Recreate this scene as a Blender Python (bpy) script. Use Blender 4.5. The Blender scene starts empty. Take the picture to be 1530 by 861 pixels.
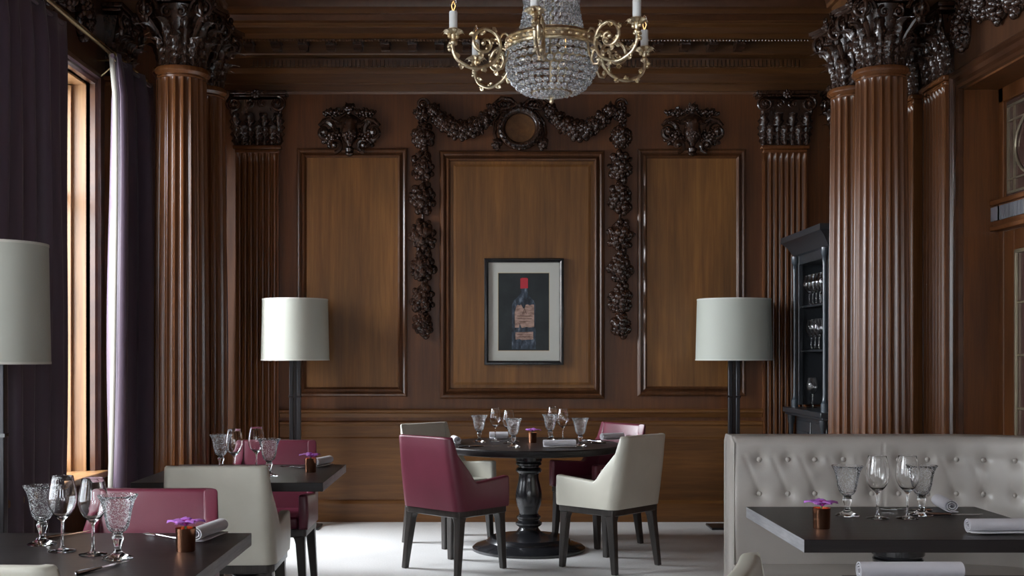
import bpy, math, random
from mathutils import Vector, Matrix
PI = math.pi
F, VX, HY, EYE = 1700.0, 722.0, 533.0, 1.367
C = bpy.context.scene.collection
R = math.radians

# ------------------------------------------------------------------ mesh builder
class MB:
    def __init__(s): s.v = []; s.f = []; s.mi = []; s.cur = 0
    def face(s, idx): s.f.append(tuple(idx)); s.mi.append(s.cur)
    def box(s, x0, x1, y0, y1, z0, z1):
        b = len(s.v)
        s.v += [(x0,y0,z0),(x1,y0,z0),(x1,y1,z0),(x0,y1,z0),(x0,y0,z1),(x1,y0,z1),(x1,y1,z1),(x0,y1,z1)]
        for q in ((0,3,2,1),(4,5,6,7),(0,1,5,4),(1,2,6,5),(2,3,7,6),(3,0,4,7)): s.face([b+i for i in q])
        return s
    def grid(s, pts, cu=False, cv=False, capu=False):
        # pts[i][j]; rows i; closed in j if cv, closed in i if cu
        n = len(pts); m = len(pts[0]); b = len(s.v)
        for r in pts: s.v += [tuple(p) for p in r]
        for i in range(n if cu else n-1):
            for j in range(m if cv else m-1):
                i2 = (i+1) % n; j2 = (j+1) % m
                s.face((b+i*m+j, b+i*m+j2, b+i2*m+j2, b+i2*m+j))
        if capu:
            s.face([b+j for j in range(m)][::-1]); s.face([b+(n-1)*m+j for j in range(m)])
        return s
    def lathe(s, prof, seg=32, c=(0,0,0), a0=0.0, cap=False):
        pts = [[(c[0]+r*math.cos(a0+2*PI*k/seg), c[1]+r*math.sin(a0+2*PI*k/seg), c[2]+z) for k in range(seg)] for r, z in prof]
        return s.grid(pts, cv=True, capu=cap)
    def tube(s, path, rad, seg=8, cap=True, up=None):
        path = [Vector(p) for p in path]; n = len(path)
        if not hasattr(rad, '__len__'): rad = [rad]*n
        nrm = None; rows = []
        for i in range(n):
            t = (path[min(i+1,n-1)] - path[max(i-1,0)])
            if t.length < 1e-9: t = Vector((0,0,1))
            t.normalize()
            if nrm is None:
                a = Vector((0,0,1)) if abs(t.z) < .9 else Vector((1,0,0))
                nrm = t.cross(a).normalized()
            nrm = (nrm - t*nrm.dot(t))
            if nrm.length < 1e-6: nrm = t.orthogonal()
            nrm.normalize()
            bn = t.cross(nrm)
            rows.append([path[i] + (nrm*math.cos(2*PI*k/seg) + bn*math.sin(2*PI*k/seg))*rad[i] for k in range(seg)])
        return s.grid(rows, cv=True, capu=cap)
    def ball(s, c, r, seg=8, rings=5, sc=(1,1,1), rot=None):
        b = len(s.v); V = []
        V.append(Vector((0,0,-r)))
        for i in range(1, rings):
            a = -PI/2 + PI*i/rings
            for k in range(seg):
                t = 2*PI*k/seg
                V.append(Vector((r*math.cos(a)*math.cos(t), r*math.cos(a)*math.sin(t), r*math.sin(a))))
        V.append(Vector((0,0,r)))
        for p in V:
            p = Vector((p.x*sc[0], p.y*sc[1], p.z*sc[2]))
            if rot is not None: p = rot @ p
            s.v.append((p.x+c[0], p.y+c[1], p.z+c[2]))
        for k in range(seg): s.face((b, b+1+(k+1)%seg, b+1+k))
        for i in range(rings-2):
            for k in range(seg):
                s.face((b+1+i*seg+k, b+1+i*seg+(k+1)%seg, b+1+(i+1)*seg+(k+1)%seg, b+1+(i+1)*seg+k))
        e = len(s.v)-1
        for k in range(seg): s.face((e, e-seg+k, e-seg+(k+1)%seg))
        return s
    def add(s, o, M):
        b = len(s.v)
        s.v += [tuple(M @ Vector(p)) for p in o.v]
        for f, m in zip(o.f, o.mi): s.f.append(tuple(b+i for i in f)); s.mi.append(m)
        return s
    def build(s, name, mats, parent=None, smooth=True, bev=0, seg=2, ang=35, sub=0):
        me = bpy.data.meshes.new(name); me.from_pydata([tuple(p) for p in s.v], [], s.f); me.update()
        if not isinstance(mats, (list, tuple)): mats = [mats]
        for m in mats: me.materials.append(m)
        if len(mats) > 1: me.polygons.foreach_set('material_index', s.mi)
        import bmesh
        bm = bmesh.new(); bm.from_mesh(me); bmesh.ops.recalc_face_normals(bm, faces=bm.faces); bm.to_mesh(me); bm.free()
        if smooth:
            me.polygons.foreach_set('use_smooth', [True]*len(me.polygons))
            try: me.set_sharp_from_angle(angle=R(ang))
            except Exception: pass
        o = bpy.data.objects.new(name, me); C.objects.link(o)
        if parent: o.parent = parent
        if bev:
            m = o.modifiers.new('bevel', 'BEVEL'); m.width = bev; m.segments = seg; m.limit_method = 'ANGLE'; m.angle_limit = R(40)
            m.harden_normals = False
        if sub:
            m = o.modifiers.new('sub', 'SUBSURF'); m.levels = sub; m.render_levels = sub
        return o

def tag(o, label=None, cat=None, group=None, kind=None):
    if label: o['label'] = label
    if cat: o['category'] = cat
    if group: o['group'] = group
    if kind: o['kind'] = kind
    return o
def thing(name, label, cat, loc=(0,0,0), rz=0, group=None):
    o = bpy.data.objects.new(name, None); C.objects.link(o); o.empty_display_size = .1
    o.location = loc; o.rotation_euler = (0,0,rz)
    return tag(o, label, cat, group)
def struct(o): o['kind'] = 'structure'; return o
def copy_tree(o, parent=None):
    c = o.copy(); C.objects.link(c); c.parent = parent
    for ch in list(o.children): copy_tree(ch, c)
    return c
def place(proto, first, loc, rz=0, label=None, group=None, scale=None):
    o = proto if first else copy_tree(proto)
    o.location = loc; o.rotation_euler = (0,0,rz)
    if label: o['label'] = label
    if group: o['group'] = group
    return o
def TB(px, py):  # a point on a table top (z .75) seen at that pixel
    s = (py-HY)/(EYE-.75); return ((px-VX)/s, F/s, .75)

# ------------------------------------------------------------------ materials
def nt(name):
    m = bpy.data.materials.new(name); m.use_nodes = True
    return m, m.node_tree, m.node_tree.nodes['Principled BSDF']
def plain(name, col, rough=.5, metal=0, **kw):
    m, t, b = nt(name)
    b.inputs['Base Color'].default_value = (*col, 1); b.inputs['Roughness'].default_value = rough; b.inputs['Metallic'].default_value = metal
    for k, v in kw.items(): b.inputs[k.replace('_', ' ')].default_value = v
    return m
def noise(t, sc, det=4, vec=None, mapping=None, rough=.5, dist=0):
    n = t.nodes.new('ShaderNodeTexNoise'); n.inputs['Scale'].default_value = sc; n.inputs['Detail'].default_value = det
    n.inputs['Roughness'].default_value = rough; n.inputs['Distortion'].default_value = dist
    tc = t.nodes.new('ShaderNodeTexCoord'); mp = t.nodes.new('ShaderNodeMapping')
    mp.inputs['Scale'].default_value = mapping or (1,1,1)
    t.links.new(tc.outputs['Object'], mp.inputs['Vector']); t.links.new(mp.outputs[0], n.inputs['Vector'])
    return n
def ramp(t, src, stops):
    r = t.nodes.new('ShaderNodeValToRGB'); e = r.color_ramp.elements
    while len(e) < len(stops): e.new(.5)
    for el, (p, c) in zip(e, stops): el.position = p; el.color = (*c, 1)
    t.links.new(src, r.inputs[0]); return r
def mix(t, a, b, fac, mode='MULTIPLY'):
    m = t.nodes.new('ShaderNodeMix'); m.data_type = 'RGBA'; m.blend_type = mode
    if hasattr(fac, 'links') or hasattr(fac, 'is_linked'): t.links.new(fac, m.inputs[0])
    else: m.inputs[0].default_value = fac
    t.links.new(a, m.inputs[6]); t.links.new(b, m.inputs[7]); return m.outputs[2]
def bump(t, b, src, st, dist=.01):
    n = t.nodes.new('ShaderNodeBump'); n.inputs['Strength'].default_value = st; n.inputs['Distance'].default_value = dist
    t.links.new(src, n.inputs['Height']); t.links.new(n.outputs[0], b.inputs['Normal']); return n
def wood(name, dark, light, grain=(1,1,.05), sc=26, rough=.42, coat=.12, var=.5, bmp=.05):
    m, t, b = nt(name)
    n = noise(t, sc, 6, mapping=grain, rough=.6, dist=.25)
    r = ramp(t, n.outputs['Fac'], [(.3, dark), (.72, light)])
    n2 = noise(t, sc*5, 3, mapping=(grain[0], grain[1], grain[2]*.8))
    r2 = ramp(t, n2.outputs['Fac'], [(.35, (.76,.74,.72)), (.6, (1,1,1))])
    n3 = noise(t, 3.2, 2, mapping=(grain[0] if grain[0]<1 else 1, 1, grain[2]*6 if grain[2]<1 else 1))
    r3 = ramp(t, n3.outputs['Fac'], [(.3, (var,)*3), (.7, (1.0,1.0,1.0))])
    c = mix(t, r.outputs[0], r2.outputs[0], .6); c = mix(t, c, r3.outputs[0], .8)
    t.links.new(c, b.inputs['Base Color']); b.inputs['Roughness'].default_value = rough
    b.inputs['Coat Weight'].default_value = coat; b.inputs['Coat Roughness'].default_value = .22
    bump(t, b, n2.outputs['Fac'], bmp, .003)
    return m
M = {}
M['panel'] = wood('oak_panel', (.185,.069,.013), (.315,.136,.031), sc=24, rough=.46, coat=.03)
M['stile'] = wood('oak_stile', (.120,.037,.008), (.200,.068,.016), sc=30, rough=.44, coat=.03)
M['rail'] = wood('oak_rail', (.155,.057,.012), (.265,.112,.028), grain=(.05,1,1), sc=26, rough=.44, coat=.03)
M['mould'] = wood('oak_moulding', (.085,.032,.013), (.165,.066,.026), sc=30, rough=.30, coat=.3, bmp=.02)
M['cornice'] = wood('oak_cornice', (.100,.038,.012), (.180,.076,.023), grain=(.05,1,1), sc=26, rough=.36, coat=.35)
M['column'] = wood('mahogany_column', (.135,.047,.014), (.205,.076,.026), sc=26, rough=.25, coat=.3, bmp=.0, var=.7)
M['carving'] = wood('carved_dark_wood', (.034,.015,.009), (.062,.027,.015), grain=(1,1,.3), sc=30, rough=.26, coat=.3, bmp=.0)
M['mould2'] = wood('oak_casing', (.075,.028,.012), (.11,.044,.019), grain=(.3,.3,.3), sc=12, rough=.28, coat=.3, bmp=.0)
M['side'] = wood('side_wall_wood', (.070,.026,.012), (.15,.062,.026), sc=20, rough=.38)
M['sill'] = wood('window_wood', (.26,.12,.045), (.44,.24,.10), sc=22, rough=.4)
M['table'] = wood('dark_stained_table', (.010,.008,.009), (.026,.021,.021), grain=(.06,1,1), sc=22, rough=.36, coat=.0, bmp=.25); M['table'].node_tree.nodes['Principled BSDF'].inputs['Specular IOR Level'].default_value = .35
M['edge'] = wood('grey_table_edge', (.30,.30,.315), (.46,.46,.48), grain=(1,.06,1), sc=40, rough=.5, coat=0)
M['leg'] = wood('dark_chair_wood', (.020,.016,.014), (.05,.041,.036), grain=(1,1,.05), sc=40, rough=.36, coat=.3)
M['ebony'] = plain('ebonised_wood', (.016,.016,.019), .25, Coat_Weight=.6, Coat_Roughness=.12)
M['cabinet'] = plain('painted_dark_cabinet', (.030,.034,.040), .32, Coat_Weight=.3)
def leather(name, col, rough=.36):
    m, t, b = nt(name)
    n = noise(t, 260, 2); n2 = noise(t, 5, 3)
    r = ramp(t, n2.outputs['Fac'], [(.3, tuple(c*.88 for c in col)), (.7, col)])
    t.links.new(r.outputs[0], b.inputs['Base Color']); b.inputs['Roughness'].default_value = rough
    b.inputs['Coat Weight'].default_value = .15; b.inputs['Coat Roughness'].default_value = .3
    nb = noise(t, 14, 3); md = t.nodes.new('ShaderNodeMath'); md.operation = 'MULTIPLY_ADD'; md.inputs[1].default_value = 4
    t.links.new(nb.outputs['Fac'], md.inputs[0]); t.links.new(n.outputs['Fac'], md.inputs[2])
    bump(t, b, md.outputs[0], .12, .002)
    return m
M['red'] = leather('burgundy_leather', (.150,.024,.046))
M['cream'] = leather('cream_leather', (.56,.54,.46))
M['grey_leather'] = leather('stone_leather', (.42,.385,.35), .32)
def floor_mat():
    m, t, b = nt('pale_floor')
    n = noise(t, 1.3, 4); r = ramp(t, n.outputs['Fac'], [(.3, (.68,.67,.66)), (.7, (.78,.77,.76))])
    n2 = noise(t, 90, 3); r2 = ramp(t, n2.outputs['Fac'], [(.35,(.9,.9,.9)),(.65,(1,1,1))])
    t.links.new(mix(t, r.outputs[0], r2.outputs[0], 1), b.inputs['Base Color']); b.inputs['Roughness'].default_value = .5
    bump(t, b, n2.outputs['Fac'], .12, .002); return m
M['floor'] = floor_mat()
def cloth(name, col, sheen=.4, rough=.6, sc=400, bst=.2):
    m, t, b = nt(name); b.inputs['Base Color'].default_value = (*col,1); b.inputs['Roughness'].default_value = rough
    b.inputs['Sheen Weight'].default_value = sheen
    n = noise(t, sc, 2); bump(t, b, n.outputs['Fac'], bst, .001); return m
M['curtain'] = cloth('plum_curtain', (.105,.072,.102), .12, .40, 60, .05)
M['lining'] = plain('cream_lining', (.34,.32,.28), .8)
M['napkin'] = cloth('grey_linen', (.52,.50,.53), .2, .8)
M['shade'] = plain('ivory_shade', (.50,.52,.46), .6, Subsurface_Weight=.0)
M['black'] = plain('black_lacquer', (.012,.012,.014), .25, Coat_Weight=.5)
M['lamp_metal'] = plain('dark_bronze', (.05,.05,.055), .3, .7)
M['brass'] = plain('brass', (.62,.50,.27), .25, 1)
def gold():
    m, t, b = nt('gilt'); b.inputs['Metallic'].default_value = 1; b.inputs['Roughness'].default_value = .3
    n = noise(t, 60, 3); r = ramp(t, n.outputs['Fac'], [(.3, (.58,.44,.26)), (.65, (.86,.76,.56))])
    t.links.new(r.outputs[0], b.inputs['Base Color']); bump(t, b, n.outputs['Fac'], .4, .004); return m
M['gold'] = gold()
M['copper'] = plain('copper', (.72,.34,.20), .16, 1)
M['silver'] = plain('steel', (.62,.62,.64), .18, 1)
M['candle'] = plain('white_candle', (.80,.80,.78), .4)
M['glass'] = plain('clear_glass', (1,1,1), .0, Transmission_Weight=1, IOR=1.5)
M['crystal'] = plain('cut_crystal', (.96,.98,1), .03, Transmission_Weight=.88, IOR=1.62)
def goblet_glass():
    m, t, b = nt('bubbled_glass'); b.inputs['Transmission Weight'].default_value = 1; b.inputs['Roughness'].default_value = .05
    v = t.nodes.new('ShaderNodeTexVoronoi'); v.inputs['Scale'].default_value = 210
    tc = t.nodes.new('ShaderNodeTexCoord'); t.links.new(tc.outputs['Object'], v.inputs['Vector'])
    r = ramp(t, v.outputs['Distance'], [(.26,(1,1,1)),(.36,(0,0,0))])
    ns = noise(t, 130, 2); r2 = ramp(t, ns.outputs['Fac'], [(.42,(.15,.15,.15)),(.55,(1,1,1))])
    bump(t, b, v.outputs['Distance'], .5, .002)
    d = t.nodes.new('ShaderNodeBsdfDiffuse'); d.inputs['Color'].default_value = (.95,.97,1,1)
    tr = t.nodes.new('ShaderNodeBsdfTranslucent'); tr.inputs['Color'].default_value = (.95,.97,1,1)
    a = t.nodes.new('ShaderNodeMixShader'); t.links.new(d.outputs[0], a.inputs[1]); t.links.new(tr.outputs[0], a.inputs[2])
    mx = t.nodes.new('ShaderNodeMixShader'); ml = t.nodes.new('ShaderNodeMath'); ml.operation = 'MULTIPLY'; ml.inputs[1].default_value = .75
    t.links.new(mix(t, r.outputs[0], r2.outputs[0], 1), ml.inputs[0]); t.links.new(ml.outputs[0], mx.inputs[0])
    tp = t.nodes.new('ShaderNodeBsdfTransparent'); gl = t.nodes.new('ShaderNodeBsdfGlossy'); gl.inputs['Roughness'].default_value = .03
    lw = t.nodes.new('ShaderNodeLayerWeight'); lw.inputs[0].default_value = .14
    thin = t.nodes.new('ShaderNodeMixShader'); t.links.new(lw.outputs['Fresnel'], thin.inputs[0]); t.links.new(tp.outputs[0], thin.inputs[1]); t.links.new(gl.outputs[0], thin.inputs[2])
    half = t.nodes.new('ShaderNodeMixShader'); half.inputs[0].default_value = .88; t.links.new(b.outputs[0], half.inputs[1]); t.links.new(thin.outputs[0], half.inputs[2])
    t.links.new(half.outputs[0], mx.inputs[1]); t.links.new(a.outputs[0], mx.inputs[2])
    t.links.new(mx.outputs[0], t.nodes['Material Output'].inputs['Surface']); return m
M['goblet'] = goblet_glass()
M['petal'] = plain('orchid_petal', (.52,.16,.60), .5, Subsurface_Weight=.2)
M['petal_dark'] = plain('orchid_lip', (.38,.01,.25), .45)
M['filament'] = plain('filament', (.9,.5,.2), .5, Emission_Color=(1,.55,.2,1), Emission_Strength=.8)
def pane_mat():
    m, t, b = nt('window_pane'); tr = t.nodes.new('ShaderNodeBsdfTransparent'); g = t.nodes.new('ShaderNodeBsdfGlossy'); g.inputs['Roughness'].default_value = 0
    mx = t.nodes.new('ShaderNodeMixShader'); mx.inputs[0].default_value = .07
    t.links.new(tr.outputs[0], mx.inputs[1]); t.links.new(g.outputs[0], mx.inputs[2]); t.links.new(mx.outputs[0], t.nodes['Material Output'].inputs['Surface']); return m
M['pane'] = pane_mat()
M['leaded'] = plain('leaded_glass', (.10,.055,.045), .12, Coat_Weight=.5)
M['lead'] = plain('pale_lead', (.42,.36,.25), .35, .6)

# ------------------------------------------------------------------ room
XL, XR, YB, YF, ZC = -2.35, 2.92, 9.44, -2.2, 4.05
XC = .30
s = MB().box(XL-1.0, XR+1.2, YF-.3, YB+.4, -.12, 0); struct(s.build('floor', M['floor'], smooth=False))
# ceiling with recessed field
cm = MB(); cm.box(XL-.6, XR+.6, YF-.2, YB+.4, ZC+.22, ZC+.35)
ZX0, ZX1, ZY1 = -1.98, 2.60, 8.62
cm.box(XL-.3, ZX0, YF, YB+.2, ZC, ZC+.22); cm.box(ZX1, XR+.3, YF, YB+.2, ZC, ZC+.22); cm.box(ZX0, ZX1, ZY1, YB+.2, ZC, ZC+.22)
cm.box(ZX0, ZX1, YF, -.8, ZC, ZC+.22)
ceil = struct(cm.build('ceiling', M['cornice'], smooth=False))
def hframe(mb, x0, x1, y0, y1, prof):
    # horizontal rectangular moulding; prof: (inset, z)
    rows = [[(x0+d, y0+d, z), (x1-d, y0+d, z), (x1-d, y1-d, z), (x0+d, y1-d, z)] for d, z in prof]
    mb.grid(rows, cv=True)
fm = MB()
hframe(fm, -1.98, 2.60, -.8, 8.62, [(-.07,ZC+.0),(-.07,ZC-.02),(-.04,ZC-.035),(0,ZC-.03),(.01,ZC),(.03,ZC+.03),(.05,ZC+.06),(.10,ZC+.09),(.10,ZC+.14),(.14,ZC+.2),(.2,ZC+.22)])
hframe(fm, -2.12, 2.74, -.9, 8.92, [(-.06,ZC),(-.06,ZC-.03),(-.03,ZC-.045),(.0,ZC-.03),(.03,ZC-.012),(.03,ZC)])
hframe(fm, -1.45, 2.05, 0, 8.0, [(-.03,ZC+.22),(-.03,ZC+.18),(.0,ZC+.16),(.05,ZC+.18),(.06,ZC+.22)])
struct(fm.build('trim_1', M['mould2'], ang=25))

# back wall
wb = MB().box(XL-.3, XR+.3, YB, YB+.2, 0, ZC+.2)
wall_back = struct(wb.build('wall_back', M['stile'], smooth=False))
def wx(px): return (px-VX)/180.0
def wz(py): return EYE+(HY-py)/180.0
def vframe(mb, x0, x1, z0, z1, prof, y=YB):
    rows = [[(x0+d, y-h, z0+d), (x1-d, y-h, z0+d), (x1-d, y-h, z1-d), (x0+d, y-h, z1-d)] for d, h in prof]
    mb.grid(rows, cv=True)
bol = [(0,0),(0,.016),(.010,.026),(.022,.030),(.034,.024),(.040,.012),(.050,.018),(.064,.034),(.072,.020),(.080,.010)]
bolc = [(0,0),(0,.02),(.012,.036),(.03,.042),(.042,.034),(.050,.02),(.060,.03),(.072,.046),(.084,.040),(.09,.022)]
for a, b_, c, d, pr in ((444,609,222,593,bol),(657,903,226,596,bolc),(952,1114,223,592,bol)):
    x0, x1, z1, z0 = wx(a), wx(b_), wz(c), wz(d)
    mb = MB(); vframe(mb, x0, x1, z0, z1, pr); mb.build('panel_moulding', M['mould'], wall_back, ang=25)
    k = pr[-1][0]-.004; h = pr[-1][1]
    p = MB(); p.box(x0+k, x1-k, YB-h, YB+.001, z0+k, z1-k)
    if pr is bolc:
        vframe(p, x0+k+.03, x1-k-.03, z0+k+.03, z1-k-.03, [(0,h),(0,h+.008),(.02,h+.012),(.02,h+.0121)])
        p.box(x0+k+.05, x1-k-.05, YB-h-.0121, YB-.01, z0+k+.05, z1-k-.05)
    p.build('panel', M['panel'], wall_back, smooth=False)
# horizontals of the wall: rails above the dado (kept below the stiles' surface order)
def extr(mb, prof, x0, x1):   # prof (protrusion, z) along X on the back wall
    mb.grid([[(x, YB-p, z) for p, z in prof] for x in (x0, x1)])
    b = len(mb.v); mb.v += [(x0, YB-p, z) for p, z in prof]; mb.face(range(b, b+len(prof)))
    b = len(mb.v); mb.v += [(x1, YB-p, z) for p, z in prof]; mb.face(range(b, b+len(prof)))
PL, PR_ = (-2.045, -1.685), (2.31, 2.67)
cr = MB(); extr(cr, [(0,wz(624)),(.012,wz(624)),(.022,wz(621)),(.03,wz(618)),(.045,wz(616)),(.045,wz(613)),(.03,wz(611)),(0,wz(611))], -1.685, 2.31)
extr(cr, [(0,wz(657)),(.026,wz(657)),(.026,wz(655)),(.018,wz(653)),(.018,wz(637)),(.03,wz(634)),(.03,wz(631)),(.012,wz(629)),(0,wz(629))], -1.685, 2.31)
struct(cr.build('trim_2', M['rail'], ang=25))
dd = MB().box(-1.685, 2.31, YB-.014, YB+.01, wz(748), wz(657)); dd.build('dado_panel', M['rail'], wall_back, smooth=False)
bb = MB(); extr(bb, [(0,0),(.05,0),(.05,wz(752)),(.042,wz(749)),(.03,wz(747)),(0,wz(747))], -1.685, 2.31)
struct(bb.build('baseboard_back', M['rail'], ang=25))

# entablature on the back wall
def ez(py, p): return EYE+(HY-py)*(YB-p)/F
def pp(p, py): return (p, ez(py, p))
eprof = [(0,ez(141,0)),pp(.03,141),pp(.035,137),pp(.05,136),pp(.05,126),pp(.065,124),pp(.065,110),pp(.08,108),pp(.10,104),pp(.12,102),pp(.12,87),pp(.15,85),pp(.19,82),pp(.20,80),pp(.20,62),pp(.34,62),pp(.34,58),pp(.36,56),pp(.40,52),pp(.42,50),pp(.42,41),pp(.44,38),pp(.48,35),pp(.50,34),(.50,ZC+.01),(0,ZC+.01)]
en = MB(); extr(en, eprof, XL+.03, XR-.03)
ent = struct(en.build('trim_3', M['cornice'], ang=25))
dn = MB(); x = -1.9
z0, z1 = ez(99,.15), ez(89,.15)
while x < 2.6: dn.box(x, x+.021, YB-.148, YB-.118, z0, z1); x += .0335
dn.build('dentil_band', M['cornice'], ent, smooth=False)
mo = None
def modillion():
    m = MB(); prof = []
    for i in range(9):
        t = i/8; prof.append((.19+.15*t, .02+.028*math.sin(t*PI*.9)+.012*(1-t)))
    rows = []
    zt = ez(63,.27)
    for xx in (-.033,.033):
        rows.append([(xx, YB-p, zt-h-.01) for p, h in prof]+[(xx, YB-.34, zt), (xx, YB-.19, zt)])
    m.grid(rows, cv=True)
    for r in rows:
        b = len(m.v); m.v += r; m.face(range(b, b+len(r)))
    m.tube([(-.036, YB-.325, zt-.028), (.036, YB-.325, zt-.028)], .016, 10)
    m.tube([(-.036, YB-.215, zt-.045), (.036, YB-.215, zt-.045)], .02, 10)
    m.box(-.044,.044,YB-.35,YB-.19,zt-.008,zt)
    return m
mproto = modillion().build('modillion', M['carving'], ent)
for i in range(20):
    xx = wx(412)*(9.14/9.44) + .2195*(i-2)
    if xx > 2.5: break
    o = mproto if i == 0 else mproto.copy()
    if i: C.objects.link(o); o.parent = ent
    o.location.x = xx
# egg band
eg = MB(); x = -1.95
while x < 2.6: eg.ball((x, YB-.345, ez(60,.345)), .011, 6, 4, (1,.6,.9)); x += .026
eg.build('egg_band', M['cornice'], ent)

# side walls, with openings
def side_wall(name, X, sgn, openings, zb, zt):
    # wall slab at X going outwards; openings list of (y0,y1,z0,z1)
    m = MB(); ys = sorted(openings); th = .5; a, b_ = (X-th, X) if sgn < 0 else (X, X+th)
    y = YF-.2
    for (y0, y1, z0, z1) in ys:
        m.box(a, b_, y, y0, zb, zt)
        if z0 > 0: m.box(a, b_, y0, y1, zb, z0)
        m.box(a, b_, y0, y1, z1, zt); y = y1
    m.box(a, b_, y, YB+.2, zb, zt)
    return struct(m.build(name, M['side'], smooth=False))
WINS = [(-1.4,.9,.68,3.0),(1.7,3.9,.68,3.0),(4.75,6.80,.68,3.0),(7.72,9.1,.68,3.0)]
side_wall('wall_left', XL, -1, WINS, 0, ZC+.2)
DO = (5.30, 6.92, 0, 3.0)
side_wall('wall_right', XR, 1, [DO], 0, ZC+.2)
fw = MB(); yw = (YF-.3, YF)
RW = [(-1.5,-.3,.9,2.4),(.9,2.1,.9,2.4)]
x = XL-.3
for (x0,x1,z0,z1) in RW:
    fw.box(x,x0,*yw,0,ZC+.2); fw.box(x0,x1,*yw,0,z0); fw.box(x0,x1,*yw,z1,ZC+.2); x = x1
fw.box(x,XR+.3,*yw,0,ZC+.2)
struct(fw.build('wall_front', M['side'], smooth=False))
def casing(mb, X, dirx, y0, y1, z0, z1, w=.08, prof=None):
    # bolection casing around an opening on a side wall; dirx = direction into the room
    pr = prof or [(w,0),(w,.03),(w-.015,.045),(w-.04,.05),(w-.05,.036),(w-.075,.03),(.015,.04),(.0,.03),(0,-.02)]
    pts = []
    for d, h in pr: pts.append([(X+dirx*h, y0-d, z0), (X+dirx*h, y0-d, z1+d), (X+dirx*h, y1+d, z1+d), (X+dirx*h, y1+d, z0)])
    mb.grid(pts)
def window_side(n, y0, y1, z0, z1):
    m = MB(); casing(m, XL, 1, y0, y1, z0, z1)
    root = struct(m.build('window_%d' % n, M['mould2'], ang=25))
    # lining of the reveal
    l = MB(); X0 = XL-.02; X1 = XL-.34
    l.box(X1, X0, y1-.012, y1+.002, z0, z1-.0); l.box(X1, X0, y0-.002, y0+.012, z0, z1); l.box(X1, X0, y0, y1, z1-.012, z1+.002)
    for yy in (y0+.012, y1-.012-.03):
        l.box(X1+.02, X0-.08, yy, yy+.03, z0, z1-.02)
    l.build('reveal_lining', M['sill'], root, smooth=False)
    f = MB(); xa, xb = XL-.22, XL-.16; w = .06
    f.box(xa, xb, y0, y0+w, z0, z1); f.box(xa, xb, y1-w, y1, z0, z1); f.box(xa, xb, y0+w, y1-w, z0, z0+w); f.box(xa, xb, y0+w, y1-w, z1-w, z1)
    f.box(xa, xb, y0, y1, z0+(z1-z0)*.70, z0+(z1-z0)*.70+.05); ym = (y0+y1)/2; f.box(xa, xb, ym-.03, ym+.03, z0, z1)
    f.build('window_frame', M['sill'], root, smooth=False, bev=.006)
    g = MB().box(XL-.195, XL-.19, y0+.02, y1-.02, z0+.02, z1-.02); g.build('glass', M['pane'], root, smooth=False)
    sl = MB().box(XL-.34, XL+.10, y0-.06, y1+.06, z0-.035, z0+.004); sl.build('window_sill', M['sill'], root, bev=.008)
for i, w in enumerate(WINS): window_side(i+1, *w)
for i, (x0,x1,z0,z1) in enumerate(RW):
    m = MB(); yy = YF
    for a in ((x0-.1,x0,z0-.1,z1+.1),(x1,x1+.1,z0-.1,z1+.1),(x0,x1,z1,z1+.1),(x0,x1,z0-.1,z0)): m.box(a[0],a[1],yy-.01,yy+.04,a[2],a[3])
    xm = (x0+x1)/2; m.box(xm-.03,xm+.03,yy-.15,yy-.1,z0,z1)
    r_ = struct(m.build('window_%d' % (5+i), M['side'], smooth=False))
    MB().box(x0,x1,yy-.13,yy-.125,z0,z1).build('glass', M['pane'], r_, smooth=False)

# door on the right
m = MB(); casing(m, XR, -1, DO[0], DO[1], 0, DO[3], .12)
door = struct(m.build('door_1', M['mould2'], ang=25))
l = MB(); l.box(XR-.0, XR+.5, DO[1]-.012, DO[1]+.002, 0, 3.0); l.box(XR, XR+.5, DO[0]-.002, DO[0]+.012, 0, 3.0); l.box(XR, XR+.5, DO[0], DO[1], 2.988, 3.002)
l.build('reveal_lining', M['stile'], door, smooth=False)
XD = XR+.21; f = MB()
zt0, zt1 = 2.17, 2.28       # transom bar
f.box(XD, XD+.05, DO[1]-.07, DO[1], 0, 3.0); f.box(XD, XD+.05, DO[0], DO[0]+.07, 0, 3.0); f.box(XD, XD+.05, DO[0], DO[1], 2.90, 3.0)
f.box(XD-.035, XD+.045, DO[0]+.001, DO[1]-.001, zt0-.03, zt1+.029); f.box(XD-.055, XD+.05, DO[0], DO[1], zt1, zt1+.03)
f.box(XD-.055, XD+.05, DO[0], DO[1], zt0-.045, zt0-.015)
f.build('door_frame', M['stile'], door, smooth=False, bev=.006)
rd = MB(); y = DO[0]+.02
while y < DO[1]-.12: rd.box(XD-.05, XD-.035, y, y+.012, zt0+.015, zt1-.012); y += .02
rd.box(XD-.05, XD-.036, DO[1]-.12, DO[1]-.01, zt0+.015, zt1-.012)
rd.build('reeded_strip', plain('pale_reeded', (.22,.22,.25), .3, Coat_Weight=.6), door, smooth=False)
ym = (DO[0]+DO[1])/2
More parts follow.
